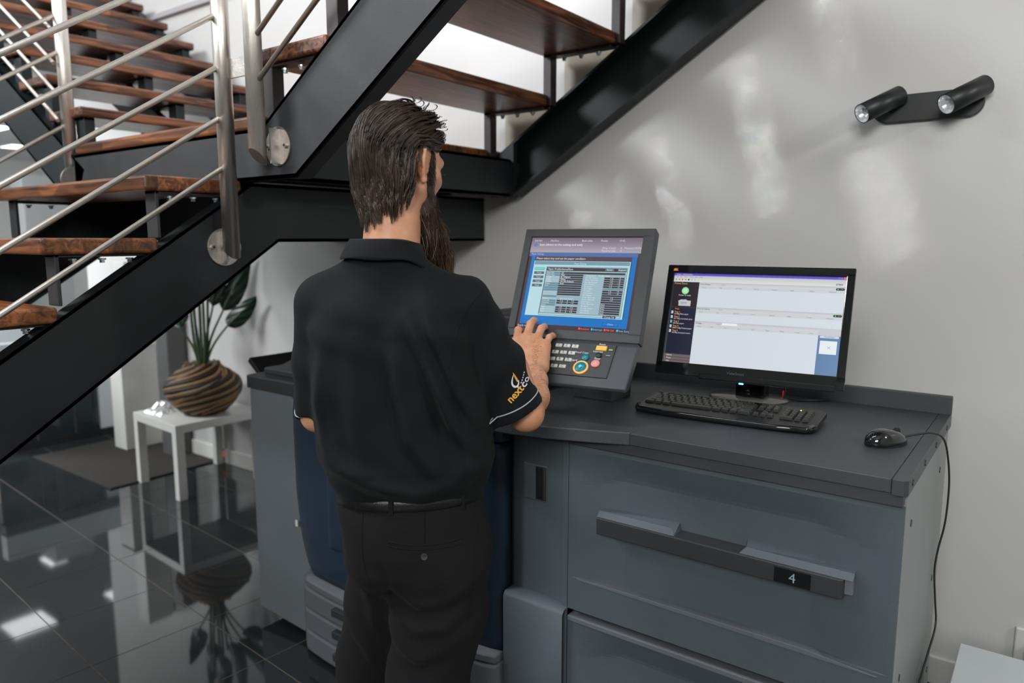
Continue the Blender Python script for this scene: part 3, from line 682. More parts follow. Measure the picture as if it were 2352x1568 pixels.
for i, c in enumerate(((90, 170, 110), (230, 120, 60), (200, 120, 120), (220, 150, 70), (40, 40, 44), (180, 184, 190), (186, 190, 196), (232, 214, 120))): cv.disc(.014 + .020 * i, .075, .010, c, 3, 8)
cv.rect(0, .100, .165, 1, (38, 31, 38), 2); cv.rect(0, .38, .165, .905, (26, 28, 50), 3); cv.text(.008, .128, .026, 'Printer Status', (225, 200, 90), 5)
cv.disc(.082, .200, .040, (150, 226, 158), 5); cv.disc(.082, .200, .026, (190, 240, 190), 6); cv.text(.082, .258, .022, 'Printer is ready', (230, 230, 232), 5, center=True)
cv.poly([(.045, .315), (.062, .30), (.085, .30), (.09, .295), (.105, .31), (.125, .31), (.125, .37), (.048, .37), (.050, .35)], (196, 200, 205), 5); cv.rect(.06, .325, .10, .350, (170, 175, 182), 6)
cv.rect(0, .385, .165, .388, (90, 70, 60), 5); cv.text(.03, .412, .022, 'Trays', (255, 170, 70), 5)
for i in range(5):
    y = .430 + .052 * i; cv.rect(.010, y, .022, y + .030, (222, 226, 232) if i != 2 else (110, 200, 150), 5); cv.rect(.012, y + .012, .018, y + .022, (200, 110, 70), 6)
    cv.text(.030, y + .018, .024, 'Tray %d' % (i + 1), (255, 168, 60), 5, bold=.01); cv.text(.030, y + .039, .021, ('A4 80g Plain paper', 'A3 130g Uncoated, gloss', 'A4 Plain paper', 'SRA3 350g Coated paper', 'A4 80g Uncoated stock...')[i], (226, 228, 234), 5)
for i, t in enumerate(('Alerts', 'Trays', 'Info')): cv.rect(0, .905 + .032 * i, .165, .934 + .032 * i, (92, 82, 84), 4, (120, 108, 108)); cv.text(.014, .928 + .032 * i, .024, t, (230, 228, 228), 6)
def band(y0, y1, t, cols, x1=1.0):
    cv.rect(.165, y0, x1, (y0 + y1) / 2, (190, 193, 200), 3, (214, 216, 221)); cv.rect(.165, (y0 + y1) / 2, x1, y1, (206, 209, 214), 3)
    cv.text(.172, (y0 + y1) / 2 - .006, .022, t, (60, 62, 72), 5, bold=.01); cv.text(.30, (y0 + y1) / 2 - .006, .018, 'Search', (130, 132, 140), 5)
    for i, c in enumerate(cols): cv.text(.185 + (.78 if x1 > .9 else .69) * i / (len(cols) - .5), y1 - .008, .017, c, (110, 112, 122), 5)
band(.100, .170, 'Print Queue', ('Status', 'Title', 'Job Type', 'Source', 'Number', 'Pages', 'Copies', 'Submitted'))
band(.372, .440, 'Process Queue', ('Status', 'Title', 'Job Type', 'Source', 'Number', 'Pages', 'Copies', 'Submitted'))
band(.528, .600, 'Storage', ('Status', 'Title', 'User', 'Size', 'Sides', 'Pages', 'Media', 'Colour', 'Date'), .88)
cv.rect(.88, .528, 1, .60, (200, 203, 209), 3); cv.rect(.335, .535, .425, .560, (240, 242, 244), 6)
cv.text(.945, .088, .036, 'creo', (40, 66, 96), 5, bold=.02)
for y in (.128, .398):
    cv.rect(.955, y - .012, .988, y + .012, (26, 30, 32), 6); cv.disc(.955, y, .012, (26, 30, 32), 6, 12); cv.disc(.988, y, .012, (26, 30, 32), 6, 12); cv.disc(.960, y, .007, (90, 220, 110), 7, 10); cv.text(.972, y + .006, .018, 'ON', (150, 155, 155), 8)
cv.rect(.882, .600, 1, 1, (88, 126, 170), 4); cv.rect(.890, .602, .990, .625, (206, 214, 222), 5); cv.text(.94, .620, .02, 'Thumbnails', (90, 100, 112), 7, center=True); cv.rect(.894, .652, .984, .785, (232, 238, 242), 5)
for a in ((.934, .706, .950, .732), (.950, .706, .934, .732)): cv.poly([(a[0], a[1]), (a[0] + .002, a[1]), (a[2] + .002, a[3]), (a[2], a[3])], (60, 74, 110), 7)
cv.build('display', mo, M_scr, 'lit screen page with a white print queue and dark side column')
cv = Canvas(Mm @ (v3 * 0 + n3 * -.0043), Mm.to_3x3() @ Vector((1, 0, 0)), Mm.to_3x3() @ v3, .51, .324)
for i, c in enumerate(((235, 120, 60), (240, 190, 70), (230, 90, 80))): cv.poly([(.034 + .008 * i, .045), (.042 + .008 * i, .030), (.045 + .008 * i, .046), (.040 + .008 * i, .052)], c, 2)
cv.rect(.034, .050, .062, .056, (235, 170, 60), 2)
cv.text(.455, .957, .036, 'ViewSonic', (66, 68, 72), 2, center=True, bold=.01)
cv.build('maker_marks', mo, M_print, 'small orange bird mark and grey lettering')
part('power_light', slab(.245, .257, -.0105, -.0065, -.0072, -.003, .0006, v3), emit('blue_led', (.08, .35, 1.0), 5), mo, 'blue power light')
c0 = Vector((-.742, 2.225, 1.030))
part('neck', MB().prism([(-.046, 0), (.046, 0), (.046, .15), (-.046, .15)], -.025, .025, 'Y', .010, Matrix.Translation(c0 + Vector((.012, -.005, .004)))), M_gloss, mo, world=True)
Mf = Matrix.Translation(c0) @ Matrix.Rotation(MW_, 4, 'Z') @ Matrix.Diagonal((1.45, 1, 1, 1))
part('foot', MB().lathe([(.076, 0), (.082, .003), (.079, .007), (.045, .010), (.02, .012)], 48, Mf), mat('grey_glossy_foot', (.16, .155, .15), .14, spec=.6), mo, 'oval grey foot', world=True)
part('collar', MB().lathe([(.036, .008), (.033, .030), (.030, .045), (.01, .046)], 32, Matrix.Translation(c0)), M_gloss, mo, world=True)
single('monitor_cable', MB().tube([(-.67, 2.30, 1.10), (-.65, 2.285, 1.06), (-.645, 2.26, 1.036), (-.60, 2.27, 1.034), (-.53, 2.325, 1.034)], .0028, 8), M_black, 'thin black cable lying behind the monitor foot', 'cable', (-.6, 2.27, 1.03))
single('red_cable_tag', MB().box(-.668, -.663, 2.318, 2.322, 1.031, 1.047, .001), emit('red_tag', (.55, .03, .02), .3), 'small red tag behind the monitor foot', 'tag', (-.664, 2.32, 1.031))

# ---------------- keyboard ----------------
M_kbody = mat('satin_black_plastic', (.005, .006, .006), .30, spec=.35)
kb = thing('keyboard', 'glossy black computer keyboard lying in front of the monitor', 'keyboard', (-.712, 1.972, 1.0305), R(3.6))
def rr(x0, x1, y0, y1, r, n=5):
    P = []
    for cx, cy, a in ((x1 - r, y1 - r, 0), (x0 + r, y1 - r, 90), (x0 + r, y0 + r, 180), (x1 - r, y0 + r, 270)):
        for i in range(n + 1): t = R(a + 90 * i / n); P.append((cx + r * math.cos(t), cy + r * math.sin(t)))
    return P
Mt = Matrix.Rotation(R(3.5), 4, 'X')
part('base', MB().prism(rr(-.245, .245, -.098, .092, .028), .002, .016, 'Z', .005, Matrix.Translation((0, 0, .005)) @ Mt), M_kbody, kb)
part('palm_edge', MB().tube([(-.236, -.070, .010), (-.222, -.098, .008), (-.15, -.107, .007), (0, -.110, .007), (.15, -.107, .007), (.222, -.098, .008), (.236, -.070, .010)], .0085, 10, M=Matrix.Translation((0, 0, .004))), M_gloss, kb)
for s in (-1, 1): part('foot', MB().box(s * .19 - .015, s * .19 + .015, .06, .075, 0, .010), M_black, kb)
M_keyc = mat('key_plastic', (.022, .025, .023), .26, spec=.6)
def keymesh(wd, dp=.0155):
    b = MB(); a = wd / 2; c = dp / 2; h = .0060; i = .0026
    b.add([(-a, -c, 0), (a, -c, 0), (a, c, 0), (-a, c, 0), (-a + i, -c + i * .6, h), (a - i, -c + i * .6, h), (a - i, c - i * 1.2, h + .001), (-a + i, c - i * 1.2, h + .001)],
          [(0, 1, 5, 4), (1, 2, 6, 5), (2, 3, 7, 6), (3, 0, 4, 7), (4, 5, 6, 7), (3, 2, 1, 0)]); return mesh_of('key', b, M_keyc)
km = {}
Lk = Canvas(WM[kb.name] @ Vector((-.245, -.098, 0)), (WM[kb.name].to_3x3() @ Vector((1, 0, 0))), (WM[kb.name].to_3x3() @ Vector((0, 1, 0))), .49, .19)
Mb = Matrix.Translation((0, 0, .021)) @ Mt
def key(x, y, wd, ch=None, dp=.0155):
    q = (round(wd, 4), dp)
    if q not in km: km[q] = keymesh(wd, dp)
    o = bpy.data.objects.new('key', km[q]); put(o, kb, Mb @ Matrix.Translation((x, y, 0)))
    if ch:
        vs, fs, tw = text_geo(ch); n = len(Lk.mb.v); s = .0058
        for p in vs: Lk.mb.v.append(WM[kb.name] @ (Mb @ Vector((x - wd * .25 + p.x * s, y - .001 + p.y * s, .0090))))
        for f in fs: Lk.mb.f.append(tuple(i + n for i in f)); Lk.mb.sm.append(False)
        Lk.cols += [srgb((165, 170, 165))] * len(vs)
u = .0200; X0 = -.232
rows = [(.064, [('Esc', 1)] + [(None, .55)] + [('F%d' % i, 1.07) for i in range(1, 13)], .0105),
        (.043, [(c, 1) for c in '`1234567890-='] + [('Bksp', 2)], .0155),
        (.024, [('Tab', 1.5)] + [(c, 1) for c in 'QWERTYUIOP[]'] + [('\\', 1.5)], .0155),
        (.005, [('Caps', 1.8)] + [(c, 1) for c in "ASDFGHJKL;'"] + [('Enter', 2.2)], .0155),
        (-.014, [('Shift', 2.3)] + [(c, 1) for c in 'ZXCVBNM,./'] + [('Shift', 2.7)], .0155),
        (-.033, [('Ctrl', 1.5), ('Win', 1.1), ('Alt', 1.3), (' ', 5.9), ('Alt', 1.3), ('Fn', 1.1), ('Menu', 1.1), ('Ctrl', 1.7)], .0155)]
for y, ks, dp in rows:
    x = X0
    for ch, wd in ks:
        if ch is not None: key(x + wd * u / 2, y, wd * u - .0022, None if ch == ' ' else ch, dp)
        x += wd * u
for i, y in enumerate((.064, .043, .024)):
    for j in range(3): key(.084 + .0188 * j, y, .0165, ('Prt', 'Scr', 'Pau', 'Ins', 'Home', 'PgU', 'Del', 'End', 'PgD')[i * 3 + j], .0105 if i == 0 else .0155)
key(.1028, -.014, .0165, '^'); 
for j in range(3): key(.084 + .0188 * j, -.033, .0165, '<v>'[j])
for i, y in enumerate((.043, .024, .005, -.014)):
    for j in range(4):
        key(.1535 + .0188 * j, y, .0165, ('N/*-', '789+', '456 ', '123E')[i][j].strip() or None)
key(.1629, -.033, .0352, '0'); key(.1911, -.033, .0165, '.'); key(.2099, -.033, .0165)
vs, fs, tw = text_geo('Microsoft', 0, .02); n = len(Lk.mb.v)
for p in vs: Lk.mb.v.append(WM[kb.name] @ (Mb @ Vector((.165 + p.x * .0105, .066 + p.y * .0105, -.0008))))
for f in fs: Lk.mb.f.append(tuple(i + n for i in f)); Lk.mb.sm.append(False)
Lk.cols += [srgb((205, 210, 205))] * len(vs)
Lk.build('key_legends', kb, M_print, 'pale printed legends')
part('status_light', MB().disc((.180, .058, .0255), .002, .001), emit('yellow_led', (.9, .8, .1), 2), kb)

# ---------------- mouse ----------------
ms = thing('computer_mouse', 'glossy black wired mouse at the right end of the worktop', 'mouse', (-.303, 1.915, 1.0305), R(58))
n, m_ = 40, 18; vs = []; fs = []
for j in range(m_ + 1):
    ph = (math.pi / 2) * j / m_; cz = math.sin(ph) ** .85; cr = max(.002, math.cos(ph) ** .62)
    for k in range(n):
        t = 2 * math.pi * k / n; c, s_ = math.cos(t), math.sin(t)
        a = .060; b_ = .032 * (1 - .12 * c + .06 * math.cos(2 * t))
        x = a * c * cr; y = b_ * s_ * cr; z = .003 + .034 * cz * (1 - .22 * (x / a) - .28 * (x / a) ** 2 * (1 if x > 0 else .8))
        vs.append((x, y, z))
for j in range(m_):
    for k in range(n): fs.append((j * n + k, j * n + (k + 1) % n, (j + 1) * n + (k + 1) % n, (j + 1) * n + k))
fs.append(tuple(range(n))[::-1]); fs.append(tuple(m_ * n + k for k in range(n)))
part('shell', MB().add(vs, fs, True), M_gloss, ms)
part('scroll_wheel', MB().disc((.030, 0, .0275), .010, .006, 'Y', 20), M_black, ms)
part('base', MB().prism([(.057 * math.cos(2 * math.pi * k / 24), .031 * math.sin(2 * math.pi * k / 24)) for k in range(24)], 0, .004, 'Z'), M_black, ms)
def spline(P, k=8):
    P = [Vector(p) for p in P]; out = []
    for i in range(len(P) - 1):
        a = P[max(i - 1, 0)]; b = P[i]; c = P[i + 1]; d = P[min(i + 2, len(P) - 1)]
        for j in range(k):
            t = j / k; out.append(.5 * ((2 * b) + (c - a) * t + (2 * a - 5 * b + 4 * c - d) * t * t + (3 * b - a - 3 * c + d) * t ** 3))
    out.append(P[-1]); return out
cb_ = [(-.272, 1.966, 1.043), (-.250, 1.992, 1.046), (-.222, 2.03, 1.046), (-.202, 2.085, 1.022), (-.196, 2.16, .955), (-.192, 2.20, .87), (-.194, 2.20, .77), (-.205, 2.20, .69), (-.209, 2.20, .628), (-.202, 2.20, .55), (-.196, 2.20, .475), (-.200, 2.10, .435), (-.203, 1.98, .40), (-.205, 1.92, .30), (-.205, 1.95, .05), (-.205, 2.0, .004)]
part('cable', MB().tube(spline(cb_), .0026, 8), M_black, ms, world=True)
cv = Canvas(WM[ms.name] @ Vector((-.047, .0, .0)), (0, 0, 0), (0, 0, 0), 1, 1) if False else None

# ---------------- small white tables ----------------
def small_table(name, label, x0, y0, rz, m, leglab=None, h=.45, s=.55):
    t = thing(name, label, 'table', (x0, y0, 0), rz)
    part('tabletop', MB().box(0, s, 0, s, h - .05, h, .002), m, t)
    for a in (0, s - .05):
        for b in (0, s - .05): part('leg', MB().box(a, a + .05, b, b + .05, 0, h - .05, .0015), m, t)
    return t
small_table('side_table', 'small square white side table carrying the potted plant', -4.555, 2.205, R(-3.5), M_white)
small_table('side_table', 'white low table in the bottom right corner beside the drawer cabinet', -.135, 1.643, 0, M_whiteblue)

# ---------------- potted plant ----------------
PX0, PY0 = -4.185, 2.465
pt = thing('potted_plant', 'dark green plant with paddle leaves in a round banded woven pot', 'plant', (PX0, PY0, .45))
def prof(z):
    P = [(0, .105), (.02, .125), (.07, .172), (.13, .208), (.165, .214), (.20, .204), (.245, .160), (.275, .115), (.295, .098), (.315, .095)]
    for (a, ra), (b, rb) in zip(P[:-1], P[1:]):
        if z <= b: return ra + (rb - ra) * (z - a) / (b - a)
    return .095
M_rope = bpy.data.materials.new('woven_rope'); M_rope.use_nodes = True; nt = M_rope.node_tree; b = nt.nodes['Principled BSDF']; b.inputs['Roughness'].default_value = .6
at = nt.nodes.new('ShaderNodeAttribute'); at.attribute_name = 'Col'; tcn = nt.nodes.new('ShaderNodeTexCoord'); no = nt.nodes.new('ShaderNodeTexNoise'); no.inputs['Scale'].default_value = 60
mx = nt.nodes.new('ShaderNodeMix'); mx.data_type = 'RGBA'; mx.blend_type = 'MULTIPLY'; mx.inputs[0].default_value = .7
nt.links.new(tcn.outputs['Object'], no.inputs['Vector']); nt.links.new(at.outputs['Color'], mx.inputs[6]); nt.links.new(no.outputs['Color'], mx.inputs[7]); nt.links.new(mx.outputs[2], b.inputs['Base Color'])
mb = MB(); cols = []; nb = 26
for i in range(nb):
    # slanting ribs wound round the pot
    pts = []; rad = []
    for j in range(41):
        s_ = j / 40; z = .014 + .298 * s_; t = 2 * math.pi * (i / nb) + s_ * 5.2 + .25 * math.sin(7 * s_ + i)
        r_ = prof(z); pts.append((r_ * math.cos(t), r_ * math.sin(t), z)); rad.append(.004 + .052 * r_ * (1 + .15 * math.sin(i * 3.1 + 9 * s_)))
    nv = len(mb.v); mb.tube(pts, .01, 8, rr=rad)
    rn = random.Random(i); c = (.36, .20, .075) if i % 2 == 0 else (.016, .013, .012)
    cols += [c] * (len(mb.v) - nv)
nv = len(mb.v); mb.lathe([(prof(z) - .004, z) for z in np.linspace(0, .31, 20)], 40); cols += [(.03, .02, .012)] * (len(mb.v) - nv)
po = part('pot', mb, M_rope, pt)
a = po.data.color_attributes.new('Col', 'FLOAT_COLOR', 'POINT'); a.data.foreach_set('color', np.array([(*c, 1) for c in cols], dtype=np.float32).ravel())
M_leaf = mat('dark_green_leaf', (.010, .030, .016), .35, var=.3, vscale=12); M_stem = mat('green_stem', (.045, .085, .035), .45, var=.2)
rtv = Vector((math.cos(R(36.5)), math.sin(R(36.5)), 0)); fwv = Vector((-math.sin(R(36.5)), math.cos(R(36.5)), 0))
def leaf(r0, z0, r1, z1, wd, d0=0, d1=0, tw=.25):
    A = rtv * r0 + fwv * d0 + Vector((0, 0, z0 - .45)); B = rtv * r1 + fwv * d1 + Vector((0, 0, z1 - .45))
    ax = (B - A); side = ax.normalized().cross(fwv).normalized(); nrm = side.cross(ax.normalized())
    vs = []; fs = []; n = 16; m2 = 6
    for i in range(n + 1):
        t = i / n; w2 = wd * .5 * (math.sin(math.pi * min(1, t ** .75)) ** .6) * (1.05 - .35 * t) + .002
        c = A + ax * t + nrm * (.03 * math.sin(math.pi * t))
        for j in range(-m2, m2 + 1):
            q = j / m2; vs.append(c + side * (q * w2 * math.cos(tw)) + nrm * (abs(q) * w2 * .35 + .004 * math.sin(q * 9 + t * 20)))
    W2 = 2 * m2 + 1
    for i in range(n):
        for j in range(W2 - 1): a_ = i * W2 + j; fs.append((a_, a_ + 1, a_ + W2 + 1, a_ + W2))
    o = part('leaf', MB().add(vs, fs, True), M_leaf, pt)
    rb_ = (Vector((r0, 0, 0)).length) * .18
    st = [Vector((rtv * r0 * .12 + fwv * d0 * .1).to_tuple()) + Vector((0, 0, .29)), rtv * r0 * .45 + fwv * d0 * .4 + Vector((0, 0, .30 + (z0 - .75) * .5)), A, A + ax * .5]
    part('stem', MB().tube(spline(st, 6), .006, 8, rr=[.009 - .005 * i / 18 for i in range(19)]), M_stem, o)
leaf(.165, .985, .345, 1.165, .125, 0, .02); leaf(.125, 1.075, .285, 1.42, .135, .05, .10); leaf(-.115, .975, -.185, 1.22, .12, .0, -.02)
leaf(-.06, 1.10, -.11, 1.45, .12, .05, .08); leaf(.02, 1.14, .03, 1.52, .12, -.03, -.05); leaf(.06, 1.10, .13, 1.48, .11, .06, .04)
for k in range(5): part('stalk', MB().tube(spline([(.02 * math.cos(k * 1.3), .02 * math.sin(k * 1.3), .28), (.04 * math.cos(k * 1.3), .04 * math.sin(k * 1.3), .45), (.05 * math.cos(k * 1.3 + .2), .06 * math.sin(k * 1.3), .70)], 6), .008, 8), M_stem, pt)
# clear wrap beside the pot
g = bpy.data.materials.new('clear_plastic'); g.use_nodes = True; b = g.node_tree.nodes['Principled BSDF']; b.inputs['Transmission Weight'].default_value = .85; b.inputs['Roughness'].default_value = .18; b.inputs['Base Color'].default_value = (.9, .92, .92, 1); b.inputs['IOR'].default_value = 1.2
vs = []; fs = []; rn = random.Random(5)
for i in range(13):
    for j in range(13):
        x = -4.50 + .20 * i / 12; y = 2.24 + .16 * j / 12; e = math.sin(math.pi * i / 12) * math.sin(math.pi * j / 12)
        vs.append((x, y, .4505 + .055 * e + rn.uniform(0, .018) * (e > 0)))
for i in range(12):
    for j in range(12): a_ = i * 13 + j; fs.append((a_, a_ + 1, a_ + 14, a_ + 13))
single('plastic_wrap', MB().add(vs, fs), g, 'crumpled clear plastic wrap on the white side table beside the pot', 'plastic', (-4.4, 2.3, .45))

# ---------------- left background ----------------
M_mat = mat('charcoal_carpet', (.030, .027, .024), .95, var=.2, vscale=60, bump=.8, bscale=400)
single('floor_mat', MB().box(-5.66, -4.54, 2.03, 2.74, 0.0, .010, .003), M_mat, 'dark charcoal mat on the tiles behind the side table', 'mat', (-5.1, 2.4, 0))
wc = thing('white_cabinet', 'narrow white cabinet standing behind the side table on the left', 'cabinet', (-5.35, 2.62, 0))
part('lower_body', MB().box(-5.44, -5.27, 2.49, 2.755, .011, .74, .004), M_white, wc, world=True)
part('lower_ledge', MB().box(-5.45, -5.26, 2.48, 2.757, .74, .762, .004), M_white, wc, world=True)
part('upper_body', MB().box(-5.42, -5.27, 2.56, 2.755, .762, 1.35, .004), M_white, wc, world=True)
single('dark_slim_case', MB().box(-5.02, -4.87, 2.62, 2.755, .0, 1.12, .01), mat('dark_grey_case', (.10, .10, .10), .5), 'slim dark grey case against the wall behind the potted plant', 'case', (-4.95, 2.68, 0))
gc = thing('glass_counter', 'low dark glazed counter at the far left under the stairs', 'counter', (-5.95, 2.3, 0))
part('base_rail', MB().box(-6.0, -5.88, 1.9, 2.75, .0, .05), M_black, gc, world=True)
M_dglass = mat('dark_glass', (.020, .030, .036), .06, spec=.6)
for y0, y1, m in ((1.9, 2.16, M_dglass), (2.17, 2.42, M_dglass), (2.43, 2.60, M_dglass), (2.61, 2.75, M_whiteblue)):
    part('glass_panel', MB().box(-5.93, -5.90, y0, y1, .05, .52, .002), m, gc, world=True)
part('shelf_edge', MB().box(-5.99, -5.885, 1.9, 2.75, .52, .58, .003), mat('slate_edge', (.05, .065, .075), .4), gc, world=True)
part('glass_top', MB().box(-5.99, -5.89, 1.9, 2.75, .60, .78, .003), M_whiteblue, gc, world=True)
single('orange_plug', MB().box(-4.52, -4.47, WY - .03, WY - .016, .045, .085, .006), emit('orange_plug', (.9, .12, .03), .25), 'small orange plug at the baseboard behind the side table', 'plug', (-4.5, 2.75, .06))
tc_ = single('tall_cupboard', MB().box(-9.3, -9.0, 3.36, 3.80, 0, 2.19, .01), mat('grey_laminate', (.33, .34, .34), .5), 'tall grey cupboard far away in the left-hand room', 'cupboard', (-9.15, 3.6, 0))
single('beige_box', MB().box(-9.2, -8.9, 2.85, 3.22, .75, 1.30, .01), mat('kraft_card', (.42, .36, .22), .7), 'beige carton stacked in the far left-hand room', 'box', (-9.05, 3.0, .75))
single('low_bench', MB().box(-9.3, -8.7, 2.7, 3.3, 0, .75, .01), M_whiteblue, 'pale bench under the beige carton in the far room', 'bench', (-9, 3, 0))
M_led = emit('led_diffuser', (.93, .97, 1.0), 4.0)
def led(x0, x1, y0, y1, z, lab, e=None):
    t = thing('ceiling_light', lab, 'ceiling light', ((x0 + x1) / 2, (y0 + y1) / 2, z), 0, 'ceiling lights of the far left-hand room')
    part('frame', MB().box(x0 - .02, x1 + .02, y0 - .02, y1 + .02, z - .012, z - .001), M_white, t, world=True)
    part('diffuser', MB().box(x0, x1, y0, y1, z - .018, z - .011, .002), M_led, t, world=True)

# ---------------- power outlet ----------------
ot = thing('power_outlet', 'white wall power outlet with a black plug, at the right edge above the low table', 'outlet', (.03, WY, .22))
part('face_plate', MB().box(-.024, .095, WY - .014, WY - .001, .160, .280, .005), M_white, ot, world=True)
part('plug', MB().box(.010, .055, WY - .05, WY - .014, .185, .235, .008), M_black, ot, world=True)
part('switch', MB().box(.06, .08, WY - .018, WY - .012, .245, .262, .002), M_white, ot, world=True)

led(-10.30, -9.95, 3.66, 3.86, 2.60, 'long white ceiling light in the far left-hand room, lower in view')
led(-8.80, -8.38, 2.70, 3.10, 2.60, 'white ceiling light in the far left-hand room, nearer and higher in view')
led(-8.65, -8.35, 3.70, 3.90, 2.60, 'small white ceiling light in the far left-hand room')

# =====================================================================
#  the man: surfaces grown from blended tapered limbs
# =====================================================================
def rc(P, a, b, ra, rb):
    a = np.array(a, np.float32); b = np.array(b, np.float32); ab = b - a; L2 = float(ab @ ab) + 1e-9
    t = np.clip(((P - a) @ ab) / L2, 0, 1); d = P - a - t[:, None] * ab
    return np.sqrt((d * d).sum(1)) - (ra + (rb - ra) * t)
def el(P, c, r, rot=None):
    q = P - np.array(c, np.float32)
    if rot is not None: q = q @ np.array(rot, np.float32)
    q = q / np.array(r, np.float32); k = np.sqrt((q * q).sum(1)); return (k - 1) * min(r)
def smin(a, b, k):
    h = np.clip(.5 + .5 * (b - a) / k, 0, 1); return b + (a - b) * h - k * h * (1 - h)
def smax(a, b, k): return -smin(-a, -b, k)
def chain(P, pts, rad, k=.01):
    d = None
    for (a, b, ra, rb) in zip(pts[:-1], pts[1:], rad[:-1], rad[1:]):
        e = rc(P, a, b, ra, rb); d = e if d is None else np.minimum(d, e) if k == 0 else smin(d, e, k)
    return d
def nets(fn, lo, hi, h):
    lo = np.array(lo, float); hi = np.array(hi, float); n = np.ceil((hi - lo) / h).astype(int) + 1
    ax = [lo[i] + h * np.arange(n[i]) for i in range(3)]
    F = np.empty(tuple(n), np.float32); st = max(1, int(400000 / (n[1] * n[2])))
    for i in range(0, n[0], st):
        X, Y, Z = np.meshgrid(ax[0][i:i + st], ax[1], ax[2], indexing='ij')
        F[i:i + st] = fn(np.stack([X.ravel(), Y.ravel(), Z.ravel()], 1).astype(np.float32)).reshape(X.shape)
    F[0] = F[-1] = 1; F[:, 0] = F[:, -1] = 1; F[:, :, 0] = F[:, :, -1] = 1
    S = F < 0
    c = sum(S[a:n[0] - 1 + a, b:n[1] - 1 + b, d:n[2] - 1 + d].astype(np.int8) for a in (0, 1) for b in (0, 1) for d in (0, 1))
    act = (c > 0) & (c < 8); ids = -np.ones(act.shape, np.int64); I = np.argwhere(act); ids[act] = np.arange(len(I))
    acc = np.zeros((len(I), 3)); cnt = np.zeros(len(I))
    cor = [(a, b, d) for a in (0, 1) for b in (0, 1) for d in (0, 1)]
    for p in cor:
        for k in range(3):
            if p[k]: continue
            q = list(p); q[k] = 1
            f0 = F[I[:, 0] + p[0], I[:, 1] + p[1], I[:, 2] + p[2]]; f1 = F[I[:, 0] + q[0], I[:, 1] + q[1], I[:, 2] + q[2]]
            m = (f0 < 0) != (f1 < 0); t = np.where(m, f0 / np.where(m, f0 - f1, 1), 0)
            pos = np.tile(np.array(p, float), (len(I), 1)); pos[:, k] = t
            acc[m] += pos[m]; cnt[m] += 1
    V = lo + (I + acc / cnt[:, None]) * h; Q = []
    for k in range(3):
        sl0 = [slice(1, -1)] * 3; sl0[k] = slice(0, -1); sl1 = list(sl0); sl1[k] = slice(1, None)
        a = S[tuple(sl0)]; b = S[tuple(sl1)]; E_ = np.argwhere(a != b); off = np.array([1, 1, 1]); off[k] = 0; E_ = E_ + off
        u = (k + 1) % 3; v = (k + 2) % 3; eu = np.eye(3, dtype=int)[u]; ev = np.eye(3, dtype=int)[v]
        g = lambda A: ids[A[:, 0], A[:, 1], A[:, 2]]
        q = np.stack([g(E_ - eu - ev), g(E_ - ev), g(E_), g(E_ - eu)], 1)
        ins = S[E_[:, 0], E_[:, 1], E_[:, 2]]; q[~ins] = q[~ins][:, ::-1]; Q.append(q)
    Q = np.concatenate(Q); Q = Q[(Q >= 0).all(1)]
    return V, Q
def npmesh(name, Vs, Qs, mats, parent, label=None, smooth=True):
    me = bpy.data.meshes.new(name); V = np.concatenate(Vs); F = []; o_ = 0; nf = 0
    for v, q in zip(Vs, Qs): F.append(q + o_); o_ += len(v)
    me.vertices.add(len(V)); me.vertices.foreach_set('co', V.astype(np.float32).ravel())
    loops = np.concatenate([f.ravel() for f in F]); cnt = np.concatenate([np.full(len(f), f.shape[1]) for f in F])
    me.loops.add(len(loops)); me.loops.foreach_set('vertex_index', loops.astype(np.int32))
    me.polygons.add(len(cnt)); me.polygons.foreach_set('loop_start', np.concatenate([[0], np.cumsum(cnt)[:-1]]).astype(np.int32))
    me.polygons.foreach_set('loop_total', cnt.astype(np.int32)); me.update(calc_edges=True); me.validate()
    me.polygons.foreach_set('use_smooth', [smooth] * len(me.polygons)); me.materials.append(mats)
    o = bpy.data.objects.new(name, me); put(o, parent, Matrix()); return tag(o, label)

man = thing('person', 'bearded man in black polo shirt and trousers standing with his right hand on the panel', 'person', (-1.1968, 1.1667, 0), R(36.5))

